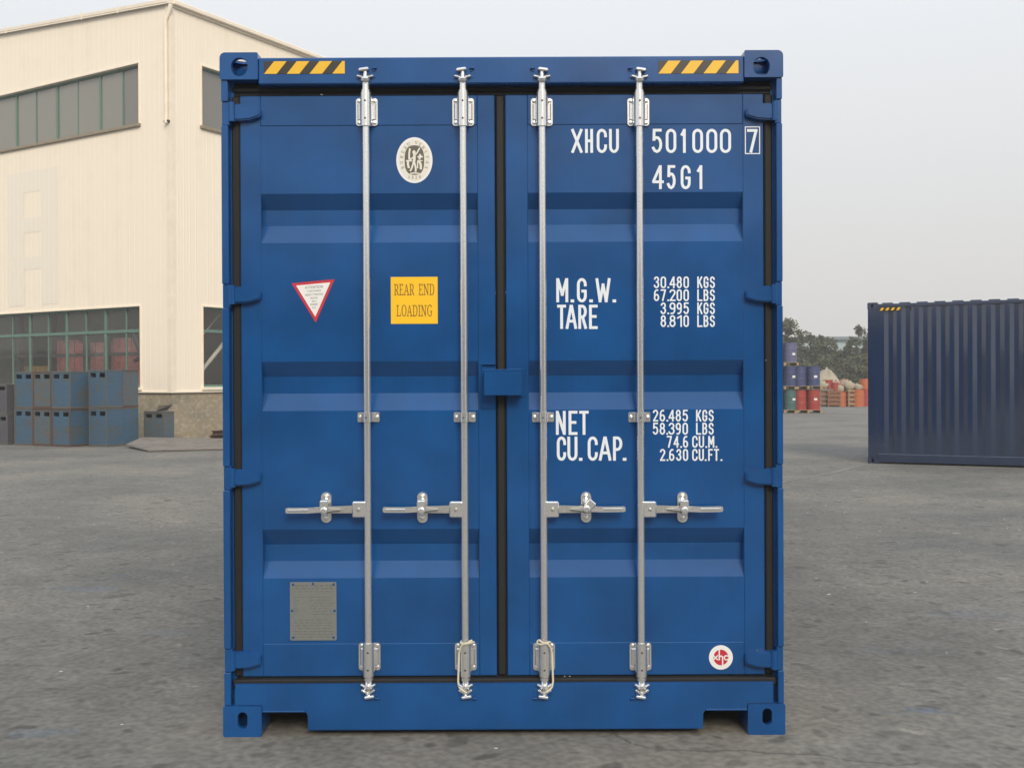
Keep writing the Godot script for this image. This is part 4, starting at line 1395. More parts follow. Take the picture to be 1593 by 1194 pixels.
func window_strip(t: Node, f: int, u0: float, u1: float, y0: float, y1: float, posts: Array, thin: Array, transom: float, glass: String, called: String) -> void:
	var g := Geo.new()
	var nf := -0.10
	facade_box(g, f, u0, u1, y1 - 0.05, y1, nf - 0.06, nf)
	facade_box(g, f, u0, u1, y0, y0 + 0.06, nf - 0.06, nf)
	var all := [u0 + 0.02]
	for p in posts:
		facade_box(g, f, p - 0.04, p + 0.04, y0 + 0.06, y1 - 0.05, nf - 0.055, nf - 0.002)
		all.append(p)
	for p in thin:
		facade_box(g, f, p - 0.022, p + 0.022, y0 + 0.06, y1 - 0.05, nf - 0.05, nf - 0.012)
		all.append(p)
	facade_box(g, f, u0, u0 + 0.05, y0 + 0.06, y1 - 0.05, nf - 0.055, nf - 0.002)
	facade_box(g, f, u1 - 0.05, u1, y0 + 0.06, y1 - 0.05, nf - 0.055, nf - 0.002)
	all.append(u1 - 0.02)
	all.sort()
	if transom > 0.0:
		facade_box(g, f, u0 + 0.05, u1 - 0.05, transom - 0.04, transom + 0.04, nf - 0.05, nf + 0.004)
	var w := part(called, g, mats["frame_green"], t)
	var rng := RandomNumberGenerator.new()
	rng.seed = int(u1 * 100.0 + y0 * 10.0)
	for k in all.size() - 1:
		var bands := [[y0 + 0.05, y1 - 0.04]]
		if transom > 0.0:
			bands = [[y0 + 0.05, transom], [transom, y1 - 0.04]]
		for b in bands:
			var p := Geo.new()
			var j := rng.randf_range(-0.012, 0.012)
			var out := fac(f, 0, 0, 1)
			p.quad(fac(f, all[k], b[0], nf - 0.03 + j), fac(f, all[k + 1], b[0], nf - 0.03 - j), fac(f, all[k + 1], b[1], nf - 0.03 - j * 0.5), fac(f, all[k], b[1], nf - 0.03 + j * 0.5), out)
			part("pane", p, mats[glass + ["", "_b", "_c"][rng.randi() % 3]], w)
	# reveals, head trim and sill
	var r := Geo.new()
	facade_box(r, f, u0 - 0.03, u0, y0, y1 + 0.03, nf - 0.06, 0.03)
	facade_box(r, f, u1, u1 + 0.03, y0, y1 + 0.03, nf - 0.06, 0.03)
	facade_box(r, f, u0, u1, y1, y1 + 0.03, nf - 0.06, 0.031)
	part("window_reveal", r, mats["trim_cream"], w)
	var s := Geo.new()
	facade_box(s, f, u0 - 0.06, u1 + 0.06, y0 - 0.085, y0, nf - 0.06, 0.07, 0.008)
	part("window_sill", s, mats["sill_stone"] if y0 > 4.0 else mats["trim_cream"], w)

func build_warehouse() -> void:
	var c := on_ground(267, 686)
	var t := thing("warehouse", "cream ribbed metal clad warehouse with two bands of green framed windows", "building", c, deg_to_rad(58.6))
	var clad: Material = mats["cladding"]
	var LU := 18.0
	var LR := 30.0
	var eave := 11.22
	var ridge := 11.80
	var roof_y := func(u: float) -> float: return lerpf(eave, ridge, 1.0 - absf(u - LU * 0.5) / (LU * 0.5))
	var wl0 := 1.19
	var wl1 := 16.8
	var wr0 := 1.04
	var yb := 1.25
	# gable front
	var u := 0.0
	while u < LU - 0.01:
		var step := 1.0 if u < 9.0 else 3.0
		var v := minf(u + step, LU)
		if u < wl0 and v > wl0:
			v = wl0
		elif u < wl1 and v > wl1:
			v = wl1
		if v <= wl0 + 0.001 or u >= wl1 - 0.001:
			part("cladding_sheet", cladding(0, u, v, yb, 10.0, 10.0), clad, t)
		else:
			part("cladding_sheet", cladding(0, u, v, yb, 1.30, 1.30), clad, t)
			part("cladding_sheet", cladding(0, u, v, 3.53, 8.23, 8.23), clad, t)
		part("cladding_sheet", cladding(0, u, v, 9.90 if v > wl0 + 0.001 and u < wl1 - 0.001 else 10.0, roof_y.call(u), roof_y.call(v)), clad, t)
		u = v
	# eaves side
	u = 0.0
	while u < LR - 0.01:
		var step := 1.0 if u < 7.0 else 4.0
		var v := minf(u + step, LR)
		if u < wr0 and v > wr0:
			v = wr0
		if v <= wr0 + 0.001 or u > 28.0:
			part("cladding_sheet", cladding(1, u, v, yb, eave, eave), clad, t)
		else:
			part("cladding_sheet", cladding(1, u, v, yb, 1.30, 1.30), clad, t)
			part("cladding_sheet", cladding(1, u, v, 3.53, 8.23, 8.23), clad, t)
			part("cladding_sheet", cladding(1, u, v, 9.90, eave, eave), clad, t)
		u = v
	var wr1: float = LR
	for k in 40:
		if 7.0 + 4.0 * k > 28.0:
			wr1 = 7.04 + 4.0 * k
			break
	wr1 = minf(wr1, 29.9)
	# windows
	var posts := []
	var thin := []
	var p := 2.89
	while p < wl1 - 0.5:
		posts.append(p); thin.append(p - 0.91)
		p += 1.87
	window_strip(t, 0, wl0, wl1, 8.30, 9.88, posts, thin, 0.0, "dusty_glass", "upper_window")
	posts = []; thin = []
	p = 1.90
	var k := 0
	while p < wl1 - 0.4:
		if k % 2 == 1:
			posts.append(p)
		else:
			thin.append(p)
		p += 0.832
		k += 1
	window_strip(t, 0, wl0, wl1, 1.38, 3.51, posts, thin, 2.88, "window_glass", "lower_window")
	posts = []; thin = []
	p = wr0 + 1.8
	while p < wr1 - 0.5:
		posts.append(p); thin.append(p - 0.9)
		p += 1.8
	window_strip(t, 1, wr0, wr1, 8.30, 9.88, posts, thin, 0.0, "dusty_glass", "upper_window")
	window_strip(t, 1, wr0, wr1, 1.38, 3.51, posts, thin, 2.88, "window_glass", "lower_window")
	# plinth, flashing, corner trim
	var g := Geo.new()
	facade_box(g, 0, 0.03, LU, -0.05, yb - 0.002, -0.25, -0.03)
	g.span(Vector3(0.25, -0.05, -0.25), Vector3(LR, yb - 0.002, -0.03))
	part("plinth", g, mats["plinth"], t, "stained rendered base wall under the metal cladding")
	g = Geo.new()
	facade_box(g, 0, -0.03, LU, yb - 0.012, yb + 0.03, -0.03, 0.035, 0.004)
	g.span(Vector3(-0.03, yb - 0.012, -0.03), Vector3(LR, yb + 0.03, 0.035), 0.004)
	part("drip_flashing", g, mats["trim_cream"], t)
	g = Geo.new()
	g.span(Vector3(-0.028, yb + 0.032, -0.14), Vector3(0.0, eave, 0.028), 0.003)
	g.span(Vector3(0.001, yb + 0.032, 0.0), Vector3(0.12, eave, 0.029), 0.003)
	part("corner_flashing", g, mats["trim_cream"], t)
	# roof with gable coping and eaves gutter
	g = Geo.new()
	var ov := 0.10
	for s in [[0.0, LU * 0.5, eave, ridge], [LU * 0.5, LU, ridge, eave]]:
		var a := Vector3(-ov, s[2] + 0.02, -s[0])
		var b := Vector3(LR + ov, s[2] + 0.02, -s[0])
		var d := Vector3(LR + ov, s[3] + 0.02, -s[1])
		var e := Vector3(-ov, s[3] + 0.02, -s[1])
		g.quad(a, b, d, e, Vector3.UP)
		var dn := Vector3(0, -0.05, 0)
		g.quad(a + dn, b + dn, d + dn, e + dn, Vector3.DOWN)
	part("roof", g, mats["roof_sheet"], t)
	g = Geo.new()
	for s in [[-0.12, LU * 0.5, eave, ridge], [LU * 0.5, LU + 0.1, ridge, eave]]:
		var q := PackedVector2Array([Vector2(-s[0], s[2] - 0.03), Vector2(-s[1], s[3] - 0.03), Vector2(-s[1], s[3] + 0.10), Vector2(-s[0], s[2] + 0.10)])
		g.prism(q, -0.09, 0.02, Transform3D(Basis(Vector3(0, 0, 1), Vector3(0, 1, 0), Vector3(1, 0, 0)), Vector3.ZERO))
	part("gable_coping", g, mats["trim_cream"], t)
	g = Geo.new()
	g.span(Vector3(0.021, eave - 0.03, 0.03), Vector3(LR, eave + 0.10, 0.14), 0.02)
	g.span(Vector3(0.03, eave - 0.075, 0.023), Vector3(LR, eave - 0.032, 0.06), 0.0)
	part("gutter", g, mats["trim_cream"], t)
	for q in [1.9, 3.4, 6.8]:
		g = Geo.new()
		var y: float = roof_y.call(q)
		g.span(Vector3(-0.105, y - 0.05, -q - 0.02), Vector3(-0.0905, y + 0.16, -q + 0.02), 0.0)
		part("coping_clip", g, mats["trim_cream"], t)
	# rainwater pipe at the corner
	g = Geo.new()
	g.tube([Vector3(-0.05, eave - 0.05, 0.09), Vector3(-0.055, eave - 0.18, 0.07), Vector3(-0.085, eave - 0.42, -0.06), Vector3(-0.085, eave - 0.8, -0.06), Vector3(-0.085, 9.0, -0.06), Vector3(-0.085, 8.15, -0.06)], 0.055, 0.05, 12)
	var pipe := part("rainwater_pipe", g, mats["trim_cream"], t)
	g = Geo.new()
	g.box(Vector3(-0.06, 8.2, -0.06), Vector3(0.09, 0.05, 0.16), 0.005)
	part("pipe_bracket", g, mats["inner_steel"], pipe)
	# traces of an old painted character on the gable
	for s in [[4.60, 6.90, 6.95, 7.55], [4.60, 6.90, 5.80, 6.20], [4.60, 6.90, 4.75, 5.10], [4.60, 5.34, 6.2, 6.95], [4.60, 5.34, 5.10, 5.80], [4.60, 5.34, 3.72, 4.75], [6.15, 6.90, 6.2, 6.95], [6.15, 6.90, 5.10, 5.80], [6.15, 6.90, 3.72, 4.75]]:
		g = cladding(0, s[0], s[1], s[2], s[3], s[3], 0.006)
		part("faded_paint", g, mats["faded_patch"], t)
	# back walls and floor close the shell
	g = Geo.new()
	g.span(Vector3(0.1, 0.0, -LU - 0.15), Vector3(LR, eave, -LU))
	g.span(Vector3(LR - 0.05, 0.0, -LU + 0.01), Vector3(LR + 0.1, eave, -0.04))
	part("back_wall", g, clad, t)
	g = Geo.new()
	g.span(Vector3(0.26, -0.04, -LU + 0.02), Vector3(LR - 0.06, 0.012, -0.26))
	part("floor", g, mats["inner_wall"], t)
	# interior: steel columns, rails and braces just behind the glass
	var posts_in := [1.75, 3.35, 4.25, 5.75, 7.3, 9.2, 11.0]
	for q in posts_in:
		g = Geo.new()
		g.span(Vector3(0.55, 0.0, -q - 0.05), Vector3(0.72, 10.6, -q + 0.05))
		part("steel_column", g, mats["inner_steel"], t)
	g = Geo.new()
	g.span(Vector3(0.52, 2.24, -12.0), Vector3(0.549, 2.34, -0.5))
	part("steel_rail", g, mats["inner_steel"], t)
	g = Geo.new()
	g.tube([Vector3(0.8, 3.0, -2.5), Vector3(0.8, 1.2, -1.55)], 0.09, 0.09, 6)
	g.tube([Vector3(0.8, 2.4, -1.5), Vector3(0.8, 2.1, -2.4)], 0.06, 0.06, 6)
	part("steel_brace", g, mats["inner_steel"], t)
	g = Geo.new()
	g.tube([Vector3(0.9, 1.3, -0.5), Vector3(3.1, 3.4, -0.5)], 0.06, 0.06, 6)
	g.tube([Vector3(1.0, 2.1, -0.8), Vector3(2.6, 3.6, -0.8)], 0.03, 0.03, 6)
	part("steel_brace", g, mats["inner_light_steel"], t)
	g = Geo.new()
	g.span(Vector3(2.6, 0.0, -LU + 0.05), Vector3(2.7, 10.6, -2.0))
	part("partition", g, mats["inner_wall"], t)

	# red panels and timber stored inside, seen through the glass
	var n := 0
	for q in [[2.0, 3.6, 2.75, "inner_red"], [3.7, 5.2, 2.65, "inner_red"], [5.3, 6.6, 2.75, "inner_red"], [6.8, 8.2, 2.0, "inner_wood"]]:
		var at := t.transform * Vector3(1.0 + 0.08 * n, 0.012, -(q[0] + q[1]) * 0.5)
		var lab := ["red boarded crate standing inside behind the corner window panes", "lower red boarded crate stored inside the warehouse beside a column", "narrow red boarded crate stored inside between green window bars", "pale timber crate stored inside at the far window panes"]
		var o := thing("stored_crate", lab[n], "crate", at, t.rotation.y, "crates stored inside the warehouse")
		var wd: float = q[1] - q[0]
		var bw := wd / 6.0
		for i in 6:
			g = Geo.new()
			g.span(Vector3(0.0 + 0.01 * (i % 2), 0.0, -wd * 0.5 + bw * i + 0.01), Vector3(0.06, q[2], -wd * 0.5 + bw * (i + 1) - 0.01), 0.006)
			part("board", g, mats[q[3]], o)
		g = Geo.new()
		g.span(Vector3(0.062, 0.0, -wd * 0.5), Vector3(1.0, q[2] - 0.03, wd * 0.5))
		part("body", g, mats[q[3]], o)
		n += 1

# ------------------------------------------------------------------ things by the warehouse
func make_bin(label: String, skin: Material, w: float, d: float, h: float, at: Vector3, turn: float, rust: bool) -> Node3D:
	# open steel box: local +x along the slotted front, +z out of the front, origin at the base's front left corner
	var o := thing("steel_bin", label, "bin", at, turn, "steel bins stacked by the warehouse")
	var th := 0.02
	var sw := w * 0.30
	var sx := [w * 0.25 - sw * 0.5, w * 0.25 + sw * 0.5, w * 0.75 - sw * 0.5, w * 0.75 + sw * 0.5]
	var y0 := h * 0.81
	var y1 := h * 0.925
	var g := Geo.new()
	g.span(Vector3(0, 0.02, -th), Vector3(w, y0, 0), 0.0)
	g.span(Vector3(0, y1, -th), Vector3(w, h, 0), 0.0)
	g.span(Vector3(0, y0, -th), Vector3(sx[0], y1, 0), 0.0)
	g.span(Vector3(sx[1], y0, -th), Vector3(sx[2], y1, 0), 0.0)
	g.span(Vector3(sx[3], y0, -th), Vector3(w, y1, 0), 0.0)
	part("slotted_front", g, skin, o)
	g = Geo.new()
	g.span(Vector3(w - th, 0.02, -d), Vector3(w, h - 0.004, -th - 0.001), 0.0)
	g.span(Vector3(0, 0.02, -d), Vector3(th, h - 0.004, -th - 0.001), 0.0)
	g.span(Vector3(th + 0.001, 0.02, -d), Vector3(w - th - 0.001, h - 0.004, -d + th), 0.0)
	part("shell", g, skin, o)
	g = Geo.new()
	g.span(Vector3(th + 0.001, 0.03, -d + th + 0.001), Vector3(w - th - 0.001, 0.05, -th - 0.001), 0.0)
	part("bottom", g, skin, o)
	g = Geo.new()
	g.span(Vector3(0.001, h - 0.003, -d), Vector3(w - 0.001, h + 0.006, -0.001), 0.002)
	part("lid", g, skin, o)  # added cover, shuts out light so the slots stay dark
	g = Geo.new()
	for x in [0.0, w - 0.04]:
		g.span(Vector3(x, 0.0, 0.0005), Vector3(x + 0.04, h, 0.008), 0.002)
	g.span(Vector3(0.041, h - 0.035, 0.0005), Vector3(w - 0.041, h, 0.007), 0.002)
	g.span(Vector3(0.041, 0.0, 0.0005), Vector3(w - 0.041, 0.05, 0.007), 0.002)
	g.span(Vector3(w + 0.0005, 0.0, -d), Vector3(w + 0.007, 0.05, -0.001), 0.002)
	g.span(Vector3(w + 0.0005, h - 0.03, -d), Vector3(w + 0.007, h, -0.001), 0.002)
	g.span(Vector3(0.0, -0.0, -d), Vector3(w, 0.018, -0.001), 0.0)
	part("edge_frame", g, mats["rust"] if rust else mats["box_rim"], o)
	return o

func build_bins() -> void:
	var ang := deg_to_rad(27.0)
	var a := Vector3(cos(ang), 0, sin(ang))
	var b := Vector3(sin(ang), 0, -cos(ang))
	var turn := -ang
	var w := 0.655
	var d := 0.54
	var h := 0.885
	var base := Vector3(-12.12, 0, -21.27)
	var lv := ["bottom", "top"]
	var names := [
		["clean blue steel bin on the ground at the grey end of its row", "rust framed blue steel bin on the ground in the middle of its row", "blue steel bin with rusty foot on the ground, its plain side showing"],
		["clean blue steel bin on top of the row, next to grey bins", "weathered rusty steel bin on top, in the middle of its row", "blue steel bin on top of the row, its plain side showing"]]
	for lev in 2:
		for k in 3:
			var rusty := k == 1 or (k == 2 and lev == 0)
			make_bin(names[lev][k], mats["rustbox"] if k == 1 else mats["bluebox"], w - 0.012, d, h, base + a * (w * k + 0.012 * lev) + Vector3(0, lev * (h + 0.012), 0), turn + (0.012 if lev == 1 and k == 0 else 0.0), rusty)
	var base2 := Vector3(-10.04, 0, -20.62)
	var n2 := [["blue steel bin on the ground in the pair standing forward of the row", "blue steel bin on the ground behind the forward pair's front bin"], ["blue steel bin on top in the pair standing forward of the row", "rusty sided steel bin on top, next to the warehouse corner"]]
	for lev in 2:
		for k in 2:
			make_bin(n2[lev][k], mats["rustbox"] if (lev == 1 and k == 1) else mats["bluebox"], 0.60, 0.475, h + 0.015, base2 + b * 0.485 * k + Vector3(0, lev * (h + 0.027), 0), turn, lev == 1 and k == 1)
	for lev in 2:
		make_bin(["lower dull grey steel bin at the end of the bin row", "upper dull grey steel bin at the end of the bin row"][lev], mats["greybox"], w, d, 0.735, Vector3(-12.30, 0, -21.30) - a * w - a * 0.03 * lev + Vector3(0, lev * 0.745, 0), turn, false)
	# single low bin with a bent lid
	var p := Vector3(-9.02, 0, -21.45)
	var o := make_bin("single low grey bin with a bent lid beside the stained wall", mats["rustbox"], 0.66, 0.34, 0.80, p, turn, false)
	o.remove_meta("group")
	var g := Geo.new()
	g.quad(Vector3(-0.02, 0.81, 0.01), Vector3(0.42, 0.81, 0.02), Vector3(0.44, 0.82, -0.34), Vector3(-0.02, 0.825, -0.34), Vector3.UP)
	g.quad(Vector3(0.42, 0.812, 0.02), Vector3(0.50, 0.95, 0.0), Vector3(0.66, 0.97, -0.30), Vector3(0.44, 0.822, -0.34), Vector3(-0.5, 1, 0))
	part("bent_lid", g, mats["steelplate"], o)
	# steel plate lying on the yard
	var t := thing("steel_plate", "rusty grey steel sheet lying on the ground by the stained wall", "steel sheet", Vector3(-8.0, 0, -20.0))
	var pts := [Vector3(-8.96, 0.05, -20.05), Vector3(-8.35, 0.03, -19.15), Vector3(-7.89, 0.015, -18.48), Vector3(-5.6, 0.012, -19.3), Vector3(-6.7, 0.05, -22.2), Vector3(-8.75, 0.19, -20.55)]
	g = Geo.new()
	var ctr := Vector3(-7.5, 0.045, -20.2)
	for k in pts.size():
		var q0: Vector3 = pts[k] - t.position
		var q1: Vector3 = pts[(k + 1) % pts.size()] - t.position
		var cc := ctr - t.position
		var up := Vector3(0, 0.028, 0)
		g.tri(q0 + up, q1 + up, cc + up, Vector3.UP)
		g.tri(q0, q1, cc, Vector3.DOWN)
		g.quad(q0, q1, q1 + up, q0 + up, (q0 + q1) * 0.5 - cc)
	part("sheet", g, mats["steelplate"], t)
	g = Geo.new()
	g.span(Vector3(-0.62, 0.0, -0.75), Vector3(0.9, 0.022, -0.5), 0.004)
	g.span(Vector3(-0.7, 0.0, -0.2), Vector3(-0.55, 0.05, 0.2), 0.004)
	part("bearer", g, mats["rust"], t)
	# rusty beams against the base wall
	var lb := ["rusty steel beam lying lowest at the foot of the wall", "rusty steel beam resting on another at the foot of the wall"]
	for k in 2:
		var bt := thing("steel_beam", lb[k], "steel beam", Vector3(-7.75 + 0.05 * k, 0.13 * k, -22.75), deg_to_rad(58.6), "rusty beams by the wall")
		g = Geo.new()
		g.span(Vector3(0, 0.0, -0.07), Vector3(1.9, 0.02, 0.07), 0.002)
		g.span(Vector3(0, 0.109, -0.07), Vector3(1.9, 0.129, 0.07), 0.002)
		part("flange", g, mats["rust"], bt)
		g = Geo.new()
		g.span(Vector3(0, 0.0205, -0.012), Vector3(1.9, 0.1085, 0.012))
		part("web", g, mats["rust"], bt)

# ------------------------------------------------------------------ drums, pallets and scrap beyond the yard
func make_drum(label: String, m: Material, at: Vector3, r := 0.29, h := 0.88, group := "drums stacked on pallets", turn := 0.0) -> Node3D:
	var o := thing("steel_drum", label, "drum", at, turn, group)
	var g := Geo.new()
	g.lathe([[0.0, 0.0], [r, 0.0], [r, 0.02], [r * 0.975, 0.03], [r * 0.975, h * 0.30], [r, h * 0.325], [r, h * 0.345], [r * 0.975, h * 0.37], [r * 0.975, h * 0.63], [r, h * 0.655], [r, h * 0.675], [r * 0.975, h * 0.70], [r * 0.975, h - 0.03], [r, h - 0.02], [r, h], [r * 0.95, h]], 22)
	part("body", g, m, o)
	g = Geo.new()
	g.lathe([[r * 0.95, h - 0.002], [r * 0.94, h - 0.016], [0.0, h - 0.016]], 22)
	g.lathe([[0.035, h - 0.016], [0.035, h + 0.004], [0.0, h + 0.004]], 10, Transform3D(Basis(), Vector3(r * 0.6, 0, 0)))
	part("lid", g, m, o)
	return o

func drum_label(o: Node3D, y: float, dx: float, w: float, h: float, r := 0.29) -> void:
	var g := Geo.new()
	var seg := 4
	for k in seg:
		var a0 := dx + (float(k) / seg - 0.5) * w / r
		var a1 := dx + (float(k + 1) / seg - 0.5) * w / r
		var p := Vector3(sin(a0), 0, cos(a0)) * (r + 0.002)
		var q := Vector3(sin(a1), 0, cos(a1)) * (r + 0.002)
		g.quad(p + Vector3(0, y, 0), q + Vector3(0, y, 0), q + Vector3(0, y + h, 0), p + Vector3(0, y + h, 0), p)
	part("label", g, mats["white_label"], o)

func make_pallet(label: String, at: Vector3, group := "pallets under the drums") -> Node3D:
	var o := thing("pallet", label, "pallet", at, 0.0, group)
	for k in 5:
		var g := Geo.new()
		g.span(Vector3(-0.62, 0.115, -0.6 + k * 0.252), Vector3(0.62, 0.135, -0.6 + k * 0.252 + 0.19), 0.003)
		part("board", g, mats["wood"], o)
	for k in 3:
		var g := Geo.new()
		g.span(Vector3(-0.62 + k * 0.57, 0.0, -0.59), Vector3(-0.52 + k * 0.57, 0.114, 0.59), 0.003)
		part("bearer", g, mats["wood"], o)
	return o

func build_drums() -> void:
	var z := -42.9
	var x2 := shot(1254.8, 600, z).x
	var x1 := shot(1218.5, 600, z).x
	var lay := 1.06
	var colour := [["drum_teal", "drum_red"], ["drum_blue", "drum_blue"], ["drum_pale_blue", ""]]
	var word := [["teal drum on the lowest pallet beside the red drums", "red drum on the lowest pallet"], ["dark blue drum on the middle pallet over the teal drums", "dark blue drum on the pallet over the red drums"], ["pale blue drum on the topmost pallet", ""]]
	var pw := [["pallet on the ground under the teal drums", "pallet on the ground under the red drums"], ["pallet resting on the teal drums", "pallet resting on the red drums"], ["topmost pallet, carrying pale blue drums", ""]]
	for lev in 3:
		for col in 2:
			if colour[lev][col] == "":
				continue
			var xc: float = [x1, x2][col]
			var y := lay * lev
			make_pallet(pw[lev][col], Vector3(xc, y, z - 0.3))
			for k in 4:
				var dx := -0.305 if k % 2 == 0 else 0.305
				var dz := 0.0 if k < 2 else -0.62
				var wd: String = word[lev][col] + (", behind its plain neighbour" if k == 2 else ", behind its labelled neighbour")
				if k < 2:
					wd = word[lev][col] + (" with a plain side" if k == 0 else " with a white paper label")
				var o := make_drum(wd, mats[colour[lev][col]], Vector3(xc + dx, y + 0.137, z + dz))
				if k == 1:
					drum_label(o, 0.42 - 0.05 * lev, 0.35 - 0.3 * col, 0.15, 0.10)

func lump(r: Vector3, sd: int) -> Geo:
	# soft sack: a noisy squashed ball with a flat bottom
	var g := Geo.new()
	var f := FastNoiseLite.new()
	f.seed = sd
	f.frequency = 0.9
	var at := func(i: int, j: int) -> Vector3:
		var th := PI * i / 9.0
		var ph := TAU * j / 14.0
		var d := Vector3(sin(th) * cos(ph), cos(th), sin(th) * sin(ph))
		var k := 1.0 + 0.55 * f.get_noise_3dv(d * 1.9)
		var p := Vector3(d.x * r.x, d.y * r.y, d.z * r.z) * k
		p.y = maxf(p.y, -r.y * 0.75) + r.y * 0.75
		return p
	var c := Vector3(0, r.y * 0.7, 0)
	for i in 9:
		for j in 14:
			var a: Vector3 = at.call(i, j)
			var b: Vector3 = at.call(i, (j + 1) % 14)
			var d: Vector3 = at.call(i + 1, (j + 1) % 14)
			var e: Vector3 = at.call(i + 1, j)
			var na := (a - c).normalized(); var nb := (b - c).normalized(); var nd := (d - c).normalized(); var ne := (e - c).normalized()
			g.tri3(a, b, d, na, nb, nd)
			g.tri3(a, d, e, na, nd, ne)
	return g

func make_scrap_crate(label: String, at: Vector3, w: float, h: float, d: float, m: Material, turn: float) -> Node3D:
	var o := thing("slatted_crate", label, "crate", at, turn, "crates in the scrap heap")
	for s in [-1.0, 1.0]:
		for e in [-1.0, 1.0]:
			var g := Geo.new()
			g.box(Vector3(s * (w * 0.5 - 0.03), h * 0.5, e * (d * 0.5 - 0.03)), Vector3(0.06, h, 0.06), 0.004)
			part("post", g, m, o)
	for k in 4:
		var g := Geo.new()
		var y := h * (0.1 + 0.26 * k)
		g.span(Vector3(-w * 0.5, y, d * 0.5 + 0.001), Vector3(w * 0.5, y + 0.09, d * 0.5 + 0.021), 0.003)
		part("slat", g, m, o)
		g = Geo.new()
		g.span(Vector3(-w * 0.5 - 0.021, y, -d * 0.5), Vector3(-w * 0.5 - 0.001, y + 0.09, d * 0.5), 0.003)
		g.span(Vector3(w * 0.5 + 0.001, y, -d * 0.5), Vector3(w * 0.5 + 0.021, y + 0.09, d * 0.5), 0.003)
		part("slat", g, m, o)
	var f := Geo.new()
	f.span(Vector3(-w * 0.5 + 0.061, 0.02, -d * 0.5 + 0.061), Vector3(w * 0.5 - 0.061, h * 0.8, d * 0.5 - 0.061), 0.02)
	part("contents", f, mats["drum_brown"], o)
	return o

func build_scrap() -> void:
	var z := -53.0
	var X := func(px: float, dz := 0.0) -> float: return shot(px, 620, z + dz).x
	make_scrap_crate("brown slatted crate beside the red drum pallet", Vector3(X.call(1282), 0, z), 0.72, 0.98, 0.7, mats["wood_grey"], 0.1)
	make_scrap_crate("pinkish slatted crate in the scrap heap, next to an orange tub", Vector3(X.call(1294), 0, z + 0.2), 0.66, 0.86, 0.7, mats["drum_brown"], -0.12)
	make_scrap_crate("pale slatted crate between orange tubs in the scrap heap", Vector3(X.call(1322), 0, z + 0.1), 0.62, 0.92, 0.7, mats["wood"], 0.2)
	var tubs := [[1306.0, 0.15, 0.36, 0.80, "drum_orange", "faded orange tub between two slatted crates in the scrap heap"], [1312.5, -0.45, 0.30, 0.88, "drum_red", "red tub standing behind the orange tubs in the scrap heap"], [1334.0, 0.2, 0.36, 0.92, "drum_orange", "bright orange tub at the dark container's end of the scrap heap"], [1345.5, 0.0, 0.34, 0.95, "drum_red", "red orange tub half behind the dark container's corner"]]
	for q in tubs:
		make_drum(q[5], mats[q[4]], Vector3(X.call(q[0], q[1]), 0, z + q[1]), q[2], q[3], "tubs in the scrap heap")
	make_drum("small orange tub set on top of a tub near the dark container", mats["drum_orange"], Vector3(X.call(1345.0), 0.952, z), 0.27, 0.55, "tubs in the scrap heap")
	make_drum("red can set on the brown slatted crate", mats["drum_red"], Vector3(X.call(1289.0), 0.99, z), 0.22, 0.46, "tubs in the scrap heap")
	make_drum("red can set behind the orange tubs in the scrap heap", mats["drum_red"], Vector3(X.call(1297.5), 0.87, z + 0.15), 0.20, 0.42, "tubs in the scrap heap")
	var sacks := [[1281.0, 0.985, 0.0, Vector3(0.42, 0.30, 0.4), "sack_cream", "cream sack on top of the brown slatted crate"], [1300.5, 0.90, -0.5, Vector3(0.42, 0.36, 0.4), "sack_pink", "pinkish sack heaped behind the red cans"], [1306.5, 0.80, 0.15, Vector3(0.36, 0.28, 0.34), "sack_cream", "cream sack on the faded orange tub"], [1321.0, 0.93, 0.1, Vector3(0.46, 0.34, 0.4), "sack_cream", "lumpy cream sack on the pale slatted crate"], [1313.0, 0.88, -0.45, Vector3(0.36, 0.46, 0.36), "sack_pink", "tall pinkish sack on the red tub"], [1329.0, 0.0, -0.75, Vector3(0.6, 0.95, 0.5), "sack_pink", "large pinkish sack standing behind the orange tub"], [1334.5, 0.92, 0.2, Vector3(0.34, 0.22, 0.34), "sack_cream", "small cream sack on the bright orange tub"]]
	var n := 0
	for q in sacks:
		var o := thing("sack", q[5], "sack", Vector3(X.call(q[0], q[2]), q[1], z + q[2]), 0.4 * n, "sacks in the scrap heap")
		part("bag", lump(q[3] * 0.74, 200 + n), mats[q[4]], o)
		var g := Geo.new()
		g.lathe([[0.05, 0.0], [0.03, 0.05], [0.07, 0.10], [0.0, 0.09]], 8, Transform3D(Basis(), Vector3(0, q[3].y * 1.2, 0)))
		part("tied_neck", g, mats[q[4]], o)
		n += 1
	# big beige bale behind the drums
	var t := thing("bale", "large beige wrapped bale standing behind the drum stack", "bale", Vector3(X.call(1286.0, -1.6), 0, z - 1.6))
	part("wrapping", lump(Vector3(0.75, 1.12, 0.7), 231), mats["sack_cream"], t)
	var band := Geo.new()
	band.lathe([[0.74, 0.8], [0.76, 0.82], [0.76, 0.88], [0.74, 0.9]], 18)
	part("strap", band, mats["wood_grey"], t)

